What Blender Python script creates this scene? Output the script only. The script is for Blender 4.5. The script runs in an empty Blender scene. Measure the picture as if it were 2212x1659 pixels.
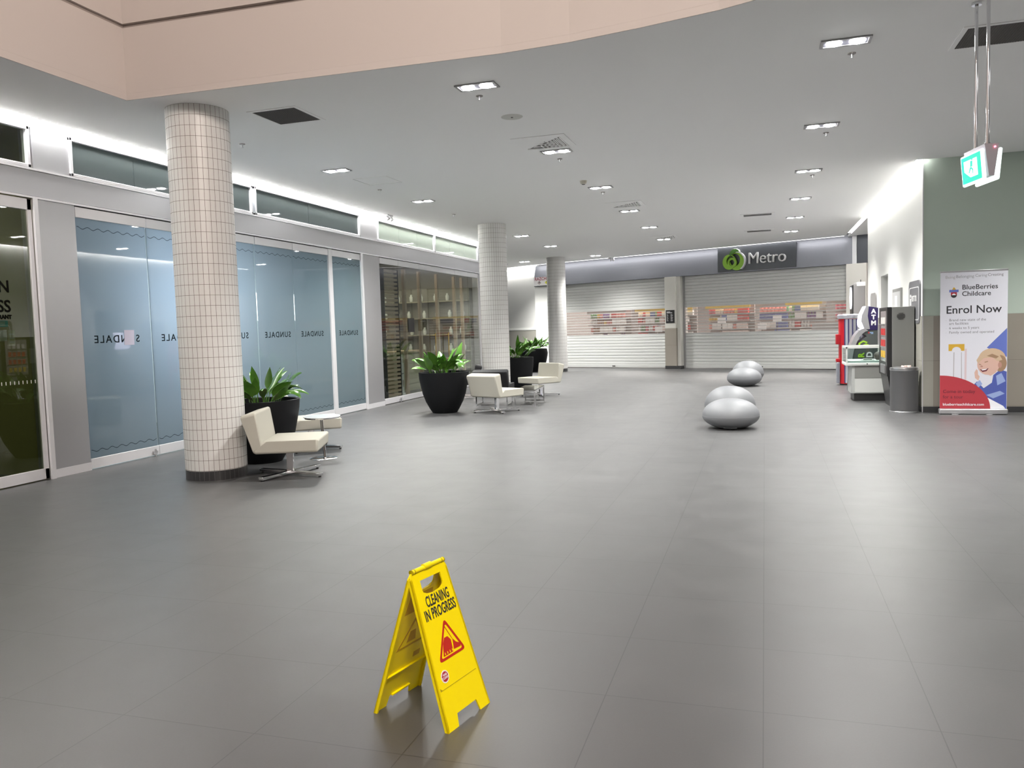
import bpy, bmesh, math, random
from math import sin, cos, pi, radians, atan
from mathutils import Vector, Matrix
from mathutils.geometry import tessellate_polygon

SC = bpy.context.scene
COL = SC.collection
# ------------------------------------------------------------------ camera
HCAM = 1.45
RIGHT = Vector((0.9537119, 0.2991593, -0.0306144))
UP = Vector((0.0088731, 0.0737647, 0.9972362))
FWD = Vector((-0.3005908, 0.9513477, -0.0676958))
cam = bpy.data.cameras.new('camera')
cam.sensor_fit = 'HORIZONTAL'
cam.sensor_width = 36.0
cam.lens = 36.0 * 1736.24 / 2212.0
cam.clip_end = 200
camo = bpy.data.objects.new('camera', cam)
COL.objects.link(camo)
camo.matrix_world = Matrix(((RIGHT.x, UP.x, -FWD.x, 0), (RIGHT.y, UP.y, -FWD.y, 0),
                            (RIGHT.z, UP.z, -FWD.z, HCAM), (0, 0, 0, 1)))
SC.camera = camo
# ------------------------------------------------------------------ world and exposure
w = bpy.data.worlds.new('world')
SC.world = w
w.use_nodes = True
w.node_tree.nodes['Background'].inputs[0].default_value = (0.75, 0.78, 0.8, 1)
w.node_tree.nodes['Background'].inputs[1].default_value = 0.05
vs = SC.view_settings
vs.view_transform = 'Standard'
vs.look = 'None'
vs.gamma = 1
vs.use_curve_mapping = False
vs.exposure = 1.38
DOWNLIGHT_W = 380      # per twin fitting
COVE = 20             # strength of the cove strips
ZC = 3.78             # ceiling height


def lamp(name, kind, loc, energy, color=(1, 1, 1), rot=(0, 0, 0), parent=None, **kw):
    l = bpy.data.lights.new(name, kind)
    l.energy = energy
    l.color = color
    for k, v in kw.items():
        setattr(l, k, v)
    o = bpy.data.objects.new(name, l)
    COL.objects.link(o)
    o.location = loc
    o.rotation_euler = rot
    if parent:
        o.parent = parent
    return o


# unseen lights set behind the shop fronts, and fill added in the raised void
lamp('shop_backlight', 'AREA', (-8.7, 9.1, 2.0), 62, (0.84, 0.93, 1), rot=(0, radians(-90), 0), shape='RECTANGLE', size=0.5, size_y=1.4)  # unseen light added to give the frosted panes their bright middle
lamp('shop_backlight', 'AREA', (-9.0, 10.6, 3.3), 30, (0.86, 0.97, 1), shape='RECTANGLE', size=1.0, size_y=5.0)
lamp('shop_backlight', 'AREA', (-8.9, 12.8, 2.8), 34, (0.84, 1, 0.90), shape='RECTANGLE', size=1.0, size_y=2.0)
lamp('shop_backlight', 'AREA', (-9.0, 17.8, 3.4), 42, (1, 0.88, 0.70), shape='RECTANGLE', size=2.5, size_y=4.0)
lamp('void_fill', 'AREA', (0.6, 1.2, 5.4), 40, (1, 0.82, 0.72), rot=(radians(98), 0, radians(52)), shape='RECTANGLE', size=2.0, size_y=1.2, spread=radians(120))  # unseen light added to brighten the bulkhead faces
lamp('void_fill', 'AREA', (1.2, -0.8, 5.9), 230, (1, 0.90, 0.82), rot=(radians(28), 0, radians(30)), shape='RECTANGLE', size=2.0, size_y=2.0)  # unseen light added from the camera side to brighten the cleaning sign
lamp('dark_shop_fill', 'AREA', (-9.0, 5.0, 3.5), 13, (1, 0.95, 0.7), shape='RECTANGLE', size=1.5, size_y=3.0)  # unseen light added to lift the olive wall

# ------------------------------------------------------------------ materials
MATS = {}


def mat(name, col=(0.8, 0.8, 0.8), rough=0.5, metal=0.0, spec=0.5, emit=None, es=0.0, trans=0.0, alpha=1.0, coat=0.0):
    if name in MATS:
        return MATS[name]
    m = bpy.data.materials.new(name)
    m.use_nodes = True
    b = m.node_tree.nodes['Principled BSDF']
    b.inputs['Base Color'].default_value = (*col, 1)
    b.inputs['Roughness'].default_value = rough
    b.inputs['Metallic'].default_value = metal
    b.inputs['Specular IOR Level'].default_value = spec
    b.inputs['Transmission Weight'].default_value = trans
    b.inputs['Alpha'].default_value = alpha
    b.inputs['Coat Weight'].default_value = coat
    if emit:
        b.inputs['Emission Color'].default_value = (*emit, 1)
        b.inputs['Emission Strength'].default_value = es
    MATS[name] = m
    return m


class NT:
    def __init__(s, m):
        s.m = m
        s.t = m.node_tree
        s.b = s.t.nodes.get('Principled BSDF')

    def n(s, kind, **kw):
        x = s.t.nodes.new(kind)
        for k, v in kw.items():
            setattr(x, k, v)
        return x

    def l(s, a, b):
        s.t.links.new(a, b)

    def math(s, op, a, b=None, clamp=False):
        x = s.n('ShaderNodeMath', operation=op, use_clamp=clamp)
        for i, v in enumerate((a, b)):
            if v is None:
                continue
            if isinstance(v, (int, float)):
                x.inputs[i].default_value = v
            else:
                s.l(v, x.inputs[i])
        return x.outputs[0]

    def mix(s, f, a, b):
        x = s.n('ShaderNodeMix', data_type='RGBA')
        for i, v in ((0, f), (6, a), (7, b)):
            if isinstance(v, (int, float)):
                x.inputs[i].default_value = v
            elif isinstance(v, tuple):
                x.inputs[i].default_value = (*v, 1)
            else:
                s.l(v, x.inputs[i])
        return x.outputs[2]

    def line(s, co, period, width, offset=0.0):
        """1 on the joint, 0 on the tile"""
        a = s.math('ADD', co, -offset)
        a = s.math('DIVIDE', a, period)
        a = s.math('FRACT', a)
        a = s.math('SUBTRACT', a, 0.5)
        a = s.math('ABSOLUTE', a)
        return s.math('GREATER_THAN', a, 0.5 - width / period / 2)


def noise_bump(m, scale, strength, dist=0.002):
    n = NT(m)
    tc = n.n('ShaderNodeTexCoord')
    no = n.n('ShaderNodeTexNoise')
    no.inputs['Scale'].default_value = scale
    n.l(tc.outputs['Object'], no.inputs['Vector'])
    bp = n.n('ShaderNodeBump')
    bp.inputs['Strength'].default_value = strength
    bp.inputs['Distance'].default_value = dist
    n.l(no.outputs['Fac'], bp.inputs['Height'])
    n.l(bp.outputs[0], n.b.inputs['Normal'])
    return no


def floor_mat():
    m = mat('floor_tile', (0.1, 0.1, 0.1), 0.4)
    n = NT(m)
    g = n.n('ShaderNodeNewGeometry')
    sp = n.n('ShaderNodeSeparateXYZ')
    n.l(g.outputs['Position'], sp.inputs[0])
    jx = n.line(sp.outputs[0], 0.594, 0.004, -0.018)
    jy = n.line(sp.outputs[1], 0.607, 0.004, 3.643)
    j = n.math('MAXIMUM', jx, jy)
    no = n.n('ShaderNodeTexNoise')
    no.inputs['Scale'].default_value = 3.0
    no.inputs['Detail'].default_value = 6
    n.l(g.outputs['Position'], no.inputs['Vector'])
    no2 = n.n('ShaderNodeTexNoise')
    no2.inputs['Scale'].default_value = 140.0
    n.l(g.outputs['Position'], no2.inputs['Vector'])
    f = n.math('ADD', n.math('MULTIPLY', no.outputs['Fac'], 0.55), n.math('MULTIPLY', no2.outputs['Fac'], 0.45))
    # tile to tile tone
    ix = n.math('FLOOR', n.math('DIVIDE', n.math('ADD', sp.outputs[0], 0.018), 0.594))
    iy = n.math('FLOOR', n.math('DIVIDE', n.math('ADD', sp.outputs[1], -3.643), 0.607))
    cb = n.n('ShaderNodeCombineXYZ')
    n.l(ix, cb.inputs[0])
    n.l(iy, cb.inputs[1])
    wn = n.n('ShaderNodeTexWhiteNoise')
    n.l(cb.outputs[0], wn.inputs['Vector'])
    base = n.mix(f, (0.046, 0.0465, 0.047), (0.078, 0.078, 0.079))
    base = n.mix(n.math('MULTIPLY', wn.outputs[0], 0.22), base, (0.05, 0.05, 0.051))
    n.l(n.mix(n.math('MULTIPLY', j, 0.95), base, (0.02, 0.02, 0.02)), n.b.inputs['Base Color'])
    r = n.math('ADD', n.math('MULTIPLY', no.outputs['Fac'], 0.12), 0.34)
    n.l(r, n.b.inputs['Roughness'])
    n.b.inputs['Specular IOR Level'].default_value = 1.0
    bp = n.n('ShaderNodeBump')
    bp.inputs['Strength'].default_value = 0.25
    bp.inputs['Distance'].default_value = 0.002
    n.l(n.math('SUBTRACT', n.math('MULTIPLY', no2.outputs['Fac'], 0.25), j), bp.inputs['Height'])
    n.l(bp.outputs[0], n.b.inputs['Normal'])
    return m


def column_mat(name='column_tile', tile=(0.62, 0.615, 0.60), grout=(0.12, 0.095, 0.08), rough=0.42):
    m = mat(name, tile, rough)
    n = NT(m)
    tc = n.n('ShaderNodeTexCoord')
    sp = n.n('ShaderNodeSeparateXYZ')
    n.l(tc.outputs['Object'], sp.inputs[0])
    a = n.math('ARCTAN2', sp.outputs[1], sp.outputs[0])
    a = n.math('MULTIPLY', a, 0.31)
    P = 2 * pi * 0.31
    j1 = n.line(a, P / 38, 0.0036)
    j2 = n.line(sp.outputs[2], 0.105, 0.0034)
    j = n.math('MAXIMUM', j1, j2)
    n.l(n.mix(j, tile, grout), n.b.inputs['Base Color'])
    n.l(n.math('ADD', n.math('MULTIPLY', j, 0.5), rough), n.b.inputs['Roughness'])
    bp = n.n('ShaderNodeBump', invert=True)
    bp.inputs['Strength'].default_value = 0.4
    bp.inputs['Distance'].default_value = 0.003
    n.l(j, bp.inputs['Height'])
    n.l(bp.outputs[0], n.b.inputs['Normal'])
    return m


def stone_mat(name, col, col2, px, pz, rough=0.18, wgap=0.003):
    """large polished wall tiles in world coordinates, joints in x, y and z"""
    m = mat(name, col, rough)
    n = NT(m)
    g = n.n('ShaderNodeNewGeometry')
    sp = n.n('ShaderNodeSeparateXYZ')
    n.l(g.outputs['Position'], sp.inputs[0])
    no = n.n('ShaderNodeTexNoise')
    no.inputs['Scale'].default_value = 1.6
    no.inputs['Detail'].default_value = 5
    n.l(g.outputs['Position'], no.inputs['Vector'])
    c = n.mix(no.outputs['Fac'], col, col2)
    j = n.math('MAXIMUM', n.line(n.math('ADD', sp.outputs[0], sp.outputs[1]), px, wgap, 0.2), n.line(sp.outputs[2], pz, wgap, 0.1))
    n.l(n.mix(j, c, tuple(x * 0.5 for x in col)), n.b.inputs['Base Color'])
    return m


def glass_mat(name, tint=(0.9, 0.95, 0.95), thick=0.0):
    m = bpy.data.materials.new(name)
    m.use_nodes = True
    MATS[name] = m
    n = NT(m)
    n.t.nodes.remove(n.b)
    out = n.t.nodes['Material Output']
    tr = n.n('ShaderNodeBsdfTransparent')
    tr.inputs[0].default_value = (*tint, 1)
    gl = n.n('ShaderNodeBsdfGlossy')
    gl.inputs['Roughness'].default_value = 0.01
    fr = n.n('ShaderNodeFresnel')
    fr.inputs[0].default_value = 1.5
    mx = n.n('ShaderNodeMixShader')
    gm = n.n('ShaderNodeNewGeometry')
    ff = n.math('MULTIPLY', fr.outputs[0], n.math('SUBTRACT', 1.0, gm.outputs['Backfacing']))
    n.l(n.math('MULTIPLY', ff, 1.6, True), mx.inputs[0])
    n.l(tr.outputs[0], mx.inputs[1])
    n.l(gl.outputs[0], mx.inputs[2])
    n.l(mx.outputs[0], out.inputs[0])
    return m


def frost_mat(name, col, tcol, ft=0.6, clear=0.0, gr=0.02, gf=0.95):
    """frosted film on glass: diffuse + translucent, with the sharp reflection of the pane in front"""
    m = bpy.data.materials.new(name)
    m.use_nodes = True
    MATS[name] = m
    n = NT(m)
    n.t.nodes.remove(n.b)
    out = n.t.nodes['Material Output']
    df = n.n('ShaderNodeBsdfDiffuse')
    df.inputs[0].default_value = (*col, 1)
    tl = n.n('ShaderNodeBsdfTranslucent')
    tl.inputs[0].default_value = (*tcol, 1)
    m1 = n.n('ShaderNodeMixShader')
    m1.inputs[0].default_value = ft
    n.l(df.outputs[0], m1.inputs[1])
    n.l(tl.outputs[0], m1.inputs[2])
    cur = m1
    if clear:
        tp = n.n('ShaderNodeBsdfTransparent')
        m0 = n.n('ShaderNodeMixShader')
        m0.inputs[0].default_value = clear
        n.l(m1.outputs[0], m0.inputs[1])
        n.l(tp.outputs[0], m0.inputs[2])
        cur = m0
    gl = n.n('ShaderNodeBsdfGlossy')
    gl.inputs['Roughness'].default_value = gr
    fr = n.n('ShaderNodeFresnel')
    fr.inputs[0].default_value = 1.5
    m2 = n.n('ShaderNodeMixShader')
    gm = n.n('ShaderNodeNewGeometry')
    ff = n.math('MULTIPLY', fr.outputs[0], n.math('SUBTRACT', 1.0, gm.outputs['Backfacing']))
    n.l(n.math('MULTIPLY', ff, gf, True), m2.inputs[0])
    n.l(cur.outputs[0], m2.inputs[1])
    n.l(gl.outputs[0], m2.inputs[2])
    n.l(m2.outputs[0], out.inputs[0])
    return m


def brushed(name, col, rough=0.35):
    m = mat(name, col, rough, 1.0)
    return m


FLOOR = floor_mat()
TILE = column_mat()
SKIRT = column_mat('column_skirting_tile', (0.03, 0.03, 0.032), (0.1, 0.1, 0.1), 0.3)
CEIL = mat('ceiling_paint', (0.85, 0.85, 0.85), 0.8)
noise_bump(CEIL, 60, 0.05)
PINK = mat('bulkhead_glow_tint', (0.53, 0.485, 0.46), 0.6)  # pink of the reflected glow put into the base colour
WHITE = mat('white_paint', (0.80, 0.80, 0.77), 0.55)
FRAME = mat('white_powdercoat', (0.66, 0.66, 0.68), 0.35, 0.2)
PANEL = mat('silver_panel', (0.43, 0.43, 0.445), 0.33, 0.55)
GREEN = mat('green_paint', (0.50, 0.585, 0.51), 0.6)
STONE = stone_mat('dado_stone', (0.30, 0.27, 0.235), (0.36, 0.33, 0.285), 0.9, 0.68)
STONE2 = stone_mat('pale_stone', (0.42, 0.41, 0.36), (0.47, 0.455, 0.40), 1.2, 0.68)
BLACK = mat('black', (0.015, 0.015, 0.016), 0.4)
DARK = mat('dark_grey', (0.05, 0.05, 0.052), 0.45)
CHARCOAL = mat('charcoal_skirting', (0.045, 0.045, 0.047), 0.4)
CHROME = mat('chrome', (0.78, 0.78, 0.8), 0.12, 1.0)
STEEL = mat('brushed_steel', (0.6, 0.6, 0.62), 0.3, 1.0)
GLASS = glass_mat('clear_glass', (0.80, 0.84, 0.82))
DGLASS = glass_mat('grey_glass', (0.55, 0.60, 0.52))
FROST = frost_mat('blue_frosted_film', (0.135, 0.17, 0.18), (0.50, 0.555, 0.61), 0.5)
FROSTW = frost_mat('white_frosted_film', (0.50, 0.56, 0.50), (0.6, 0.68, 0.62), 0.5)
TRANSOM = frost_mat('transom_glass', (0.105, 0.125, 0.125), (0.2, 0.25, 0.25), 0.4)
LED = mat('led_strip', (1, 1, 1), 0.5, emit=(1, 0.985, 0.96), es=COVE)
LENS = mat('lamp_lens', (1, 1, 1), 0.5, emit=(1, 0.99, 0.97), es=45)
CREAM = mat('cream_upholstery', (0.40, 0.388, 0.335), 0.9, spec=0.2)
noise_bump(CREAM, 260, 0.25)
BLACKUP = mat('black_leather', (0.012, 0.0125, 0.014), 0.5, spec=0.3)
POT = mat('black_planter', (0.006, 0.0065, 0.0075), 0.6, spec=0.15)
SOIL = mat('bark_soil', (0.06, 0.04, 0.028), 0.9)
PETAL = mat('white_petal', (0.8, 0.8, 0.74), 0.6)


def leaf_mat():
    m = mat('glossy_leaf', (0.05, 0.15, 0.03), 0.22, spec=0.6)
    n = NT(m)
    tc = n.n('ShaderNodeTexCoord')
    no = n.n('ShaderNodeTexNoise')
    no.inputs['Scale'].default_value = 6
    n.l(tc.outputs['Object'], no.inputs['Vector'])
    n.l(n.mix(no.outputs['Fac'], (0.015, 0.075, 0.012), (0.12, 0.27, 0.035)), n.b.inputs['Base Color'])
    return m


LEAF = leaf_mat()


def wood_mat(name, a, b):
    m = mat(name, a, 0.5)
    n = NT(m)
    tc = n.n('ShaderNodeTexCoord')
    mp = n.n('ShaderNodeMapping')
    mp.inputs['Scale'].default_value = (30, 2, 30)
    n.l(tc.outputs['Object'], mp.inputs[0])
    no = n.n('ShaderNodeTexNoise')
    no.inputs['Scale'].default_value = 2
    n.l(mp.outputs[0], no.inputs['Vector'])
    n.l(n.mix(no.outputs['Fac'], a, b), n.b.inputs['Base Color'])
    return m


WOOD = wood_mat('pale_timber', (0.36, 0.27, 0.19), (0.50, 0.39, 0.28))


# ------------------------------------------------------------------ mesh helpers
class MB:
    def __init__(s):
        s.bm = bmesh.new()

    def faces(s, vs, fs, mi=0):
        v = [s.bm.verts.new(p) for p in vs]
        for f in fs:
            try:
                x = s.bm.faces.new([v[i] for i in f])
                x.material_index = mi
            except ValueError:
                pass
        return s

    def box(s, x0, x1, y0, y1, z0, z1, mi=0, M=None):
        p = [Vector((x, y, z)) for z in (z0, z1) for y in (y0, y1) for x in (x0, x1)]
        if M:
            p = [M @ q for q in p]
        return s.faces(p, [(0, 2, 3, 1), (4, 5, 7, 6), (0, 1, 5, 4), (2, 6, 7, 3), (0, 4, 6, 2), (1, 3, 7, 5)], mi)

    def lathe(s, prof, c=(0, 0), seg=32, mi=0, M=None, cap=True):
        """prof = [(r, z)...] from bottom to top"""
        vs, fs = [], []
        for r, z in prof:
            for k in range(seg):
                a = 2 * pi * k / seg
                q = Vector((c[0] + r * cos(a), c[1] + r * sin(a), z))
                vs.append(M @ q if M else q)
        for i in range(len(prof) - 1):
            for k in range(seg):
                k2 = (k + 1) % seg
                fs.append((i * seg + k, i * seg + k2, (i + 1) * seg + k2, (i + 1) * seg + k))
        if cap:
            fs.append(tuple(range(seg - 1, -1, -1)))
            fs.append(tuple(range((len(prof) - 1) * seg, len(prof) * seg)))
        return s.faces(vs, fs, mi)

    def tube(s, a, b, r, seg=12, mi=0, r2=None):
        a, b = Vector(a), Vector(b)
        d = b - a
        M = Matrix.Translation(a) @ d.to_track_quat('Z', 'Y').to_matrix().to_4x4()
        return s.lathe([(r, 0), (r if r2 is None else r2, d.length)], seg=seg, mi=mi, M=M)

    def bar(s, a, b, w, h, mi=0):
        """rectangular bar, w across, h up"""
        a, b = Vector(a), Vector(b)
        d = b - a
        M = Matrix.Translation(a) @ d.to_track_quat('X', 'Z').to_matrix().to_4x4()
        return s.box(0, d.length, -w / 2, w / 2, -h / 2, h / 2, mi, M)

    def prism(s, outer, z0, z1, holes=(), mi=0, M=None):
        loops = [list(outer)] + [list(h) for h in holes]
        tris = tessellate_polygon([[Vector((x, y, 0)) for x, y in l] for l in loops])
        flat = [p for l in loops for p in l]
        N = len(flat)
        pts = [Vector((x, y, z0)) for x, y in flat] + [Vector((x, y, z1)) for x, y in flat]
        if M:
            pts = [M @ q for q in pts]
        fs = []
        for a, b, c in tris:
            (x1, y1), (x2, y2), (x3, y3) = flat[a], flat[b], flat[c]
            if (x2 - x1) * (y3 - y1) - (x3 - x1) * (y2 - y1) < 0:
                b, c = c, b
            fs += [(c, b, a), (a + N, b + N, c + N)]
        o = 0
        for l in loops:
            n = len(l)
            for i in range(n):
                j = (i + 1) % n
                fs.append((o + i, o + j, o + j + N, o + i + N))
            o += n
        return s.faces(pts, fs, mi)

    def done(s, name, mats, parent=None, loc=(0, 0, 0), rz=0.0, rot=None, bevel=0.0, seg=2, smooth=False, label=None, cat=None, group=None, kind=None, sub=0):
        bmesh.ops.recalc_face_normals(s.bm, faces=s.bm.faces)
        me = bpy.data.meshes.new(name)
        s.bm.to_mesh(me)
        s.bm.free()
        for m in (mats if isinstance(mats, (list, tuple)) else [mats]):
            me.materials.append(m)
        o = bpy.data.objects.new(name, me)
        COL.objects.link(o)
        o.location = loc
        o.rotation_euler = rot if rot else (0, 0, rz)
        if parent:
            o.parent = parent
        if bevel:
            md = o.modifiers.new('bevel', 'BEVEL')
            md.width = bevel
            md.segments = seg
            md.limit_method = 'ANGLE'
            md.angle_limit = radians(40)
        if sub:
            md = o.modifiers.new('sub', 'SUBSURF')
            md.levels = md.render_levels = sub
        if smooth or bevel:
            for p in me.polygons:
                p.use_smooth = True
            try:
                me.set_sharp_from_angle(angle=radians(40))
            except Exception:
                pass
        tag(o, label, cat, group, kind)
        return o


def tag(o, label=None, cat=None, group=None, kind=None):
    for k, v in (('label', label), ('category', cat), ('group', group), ('kind', kind)):
        if v:
            o[k] = v
    return o


def thing(name, label, cat, loc=(0, 0, 0), rz=0.0, group=None, kind=None):
    o = bpy.data.objects.new(name, None)
    COL.objects.link(o)
    o.empty_display_size = 0.1
    o.location = loc
    o.rotation_euler = (0, 0, rz)
    return tag(o, label, cat, group, kind)


def copy_tree(o, parent=None):
    c = o.copy()
    COL.objects.link(c)
    if parent:
        c.parent = parent
    for ch in [x for x in o.children]:
        copy_tree(ch, c)
    return c


def text(name, s, size, m, parent, loc, rot, extrude=0.001, offset=0.0, align='LEFT', sx=1.0, mirror=False, shear=0.0, spacing=1.0):
    cu = bpy.data.curves.new(name, 'FONT')
    cu.body = s
    cu.size = size
    cu.extrude = extrude
    cu.offset = offset
    cu.align_x = align
    cu.shear = shear
    cu.space_character = spacing
    cu.resolution_u = 3
    t = bpy.data.objects.new(name, cu)
    COL.objects.link(t)
    bpy.context.view_layer.update()
    dg = bpy.context.evaluated_depsgraph_get()
    me = bpy.data.meshes.new_from_object(t.evaluated_get(dg))
    bpy.data.objects.remove(t)
    for v in me.vertices:
        v.co.x *= sx * (-1 if mirror else 1)
    if mirror:
        me.flip_normals()
    me.materials.clear()
    me.materials.append(m)
    o = bpy.data.objects.new(name, me)
    COL.objects.link(o)
    o.location = loc
    o.rotation_euler = rot
    if parent:
        o.parent = parent
    return o


def circ(cx, cy, rx, ry=None, a0=0, a1=360, n=28):
    ry = rx if ry is None else ry
    full = abs(a1 - a0) >= 360
    k = n if full else n + 1
    return [(cx + rx * cos(radians(a0 + (a1 - a0) * i / n)), cy + ry * sin(radians(a0 + (a1 - a0) * i / n))) for i in range(k)]


def flat_print(name, shapes, parent, loc, rot, depth=0.0006):
    """printed artwork: [(points, material)] laid one on another on a flat sheet"""
    b = MB()
    mats = []
    for i, (pts, m) in enumerate(shapes):
        if m not in mats:
            mats.append(m)
        b.prism(pts, i * depth * 0.5, i * depth * 0.5 + depth, mi=mats.index(m))
    o = b.done(name, mats, parent, loc, rot=rot)
    return o


# ================================================================== SETTING
TH = atan(-0.40)                     # supermarket wall direction
CU, SU = cos(TH), sin(TH)
MO = Vector((0, 25.75, 0))


def mp(u, v, z=0.0):
    """supermarket wall frame -> world; u along the wall, v behind it"""
    return Vector((u * CU - v * SU, MO.y + u * SU + v * CU, z))


def metro_y(x):
    return 25.75 - 0.40 * x


b = MB()
b.box(-16, 9, -5, 34, -0.1, 0)
b.done('floor', FLOOR, kind='structure')
b = MB()
b.prism([(-9, 33), (3.2, 24.0), (9, 33.0), (9, 40), (-9, 40)], -0.1, -0.0005)
b.done('floor_supermarket', mat('vinyl_floor', (0.4, 0.4, 0.38), 0.4), kind='structure')

VOID = [(-5.88, -3.5), (-5.88, 6.50), (-3.8, 6.58), (-2.1, 6.64), (-1.5, 6.60), (-0.9, 6.50), (-0.3, 6.37), (0.3, 6.15),
        (0.9, 5.8), (1.5, 5.2), (1.9, 4.4), (2.1, 3.4), (2.1, -3.5)]
b = MB()
outer = [(-7.20, -5), (-7.20, 20.78), (-16, 20.78), (-16, metro_y(-16) + 1.2), (-8.4, metro_y(-8.4) - 0.36), (2.17, metro_y(2.17) - 0.36),
         (2.17, 13.42), (9, 13.42), (9, -5)]
b.prism(outer, ZC, ZC + 0.06, [[(x * 1.0 + (-0.01 if x < -5 else 0.0), y + 0.012) for x, y in VOID]])
b.done('ceiling', CEIL, kind='structure')
b = MB()
b.box(2.28, 4.0, 20.3, 25.2, ZC, ZC + 0.06)
b.done('ceiling_alcove', CEIL, kind='structure')


def grow(poly, d):
    cx, cy = -1.9, 1.5
    out = []
    for x, y in poly:
        v = Vector((x - cx, y - cy))
        v = v * (1 + d / v.length)
        out.append((cx + v.x, cy + v.y))
    return out


b = MB()
b.prism([(x + (-0.009 if x < -5 else 0), y + 0.011) for x, y in VOID], ZC - 0.0005, ZC + 0.0605, [VOID])
b.prism(grow(VOID, 0.25), ZC + 0.061, 4.46, [VOID])
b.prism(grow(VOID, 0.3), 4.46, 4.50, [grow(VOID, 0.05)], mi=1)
b.prism(grow(VOID, 0.25), 4.50, 6.6, [VOID])
b.prism(grow(VOID, 0.25), 6.6, 6.7)
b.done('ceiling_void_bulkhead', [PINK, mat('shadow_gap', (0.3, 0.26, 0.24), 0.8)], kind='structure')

# enclosing walls out of view (behind and beside the camera)
b = MB()
b.box(-7.5, 9, -5.2, -5, 0, 6.6)
b.done('wall_back', mat('warm_wall', (0.40, 0.35, 0.31), 0.7), kind='structure')
b = MB()
b.box(9, 9.2, -5, 13.6, 0, ZC)
b.done('wall_side', mat('warm_wall'), kind='structure')

# ---- left shop front wall: plane X = -7.32
XL = -7.32
b = MB()
# pilasters
for y0, y1 in ((6.67, 7.20), (13.90, 14.63), (20.45, 20.80)):
    b.box(XL - 0.18, XL, y0, y1, 0, 2.99)
    b.box(XL - 0.18, XL, y0 + (0 if y0 > 7 else 0.03), y1 - 0.03, 3.27, 3.72)
b.box(XL - 0.18, XL + 0.012, -5, 20.80, 3.00, 3.265)
b.done('wall_left', PANEL, kind='structure', bevel=0.004)
b = MB()
b.box(XL - 0.18, XL, -5, 20.80, 3.72, 4.1)
b.done('wall_left_upper', WHITE, kind='structure')
b = MB()
b.box(XL + 0.001, XL + 0.11, -5, 20.78, ZC + 0.035, ZC + 0.06)
tag(b.done('cove_light', LED), 'long white cove strip light along the top of the left shop front wall', 'light')
b = MB()
for z in (2.975, 3.268):
    b.box(XL, XL + 0.022, -5, 20.80, z, z + 0.02)
for y0, y1 in ((6.67, 6.72), (13.86, 13.91)):
    b.box(XL, XL + 0.03, y0 - 0.02, y1 - 0.02, 0, 2.975)
b.done('trim_1', FRAME, kind='structure')
b = MB()
for y0, y1 in ((6.70, 7.20), (13.92, 14.63)):
    b.box(XL, XL + 0.006, y0, y1, 0, 0.09)
b.done('baseboard_left', FRAME, kind='structure')


# transom windows
def transom(n, y0, y1, divs, glass, label):
    b = MB()
    t = 0.035
    b.box(XL - 0.06, XL + 0.02, y0, y1, 3.29, 3.29 + t)
    b.box(XL - 0.06, XL + 0.02, y0, y1, 3.68, 3.72)
    b.box(XL - 0.06, XL + 0.02, y0, y0 + t, 3.29, 3.72)
    b.box(XL - 0.06, XL + 0.02, y1 - t, y1, 3.29, 3.72)
    o = b.done('window_%d' % n, FRAME, kind='structure', bevel=0.004)
    ys = [y0 + t] + divs + [y1 - t]
    for i in range(len(ys) - 1):
        MB().box(XL - 0.03, XL - 0.018, ys[i] + 0.003, ys[i + 1] - 0.003, 3.325, 3.68).done('pane', glass, o)
    return o


transom(1, -5, 6.66, [2.0, 4.4], DGLASS, '')
transom(2, 7.17, 10.50, [8.15, 9.3], TRANSOM, '')
transom(3, 10.56, 13.86, [12.1], TRANSOM, '')
transom(4, 14.60, 17.48, [15.62, 16.55], FROSTW, '')
transom(5, 17.50, 20.45, [18.5, 19.5], FROSTW, '')


# glazed leaves
def leaf(n, y0, y1, glass, stile=False, dark=False):
    b = MB()
    b.box(XL - 0.05, XL - 0.005, y0, y1, 2.85, 2.965)
    b.box(XL - 0.05, XL - 0.005, y0, y1, 0.012, 0.125)
    if stile:
        b.box(XL - 0.05, XL - 0.005, y1 - 0.05, y1, 0.012, 2.965)
    o = b.done('door_%d' % n, FRAME, kind='structure', bevel=0.003)
    MB().box(XL - 0.035, XL - 0.022, y0 + 0.004, y1 - (0.054 if stile else 0.004), 0.125, 2.85).done('pane', glass, o)
    return o


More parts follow.
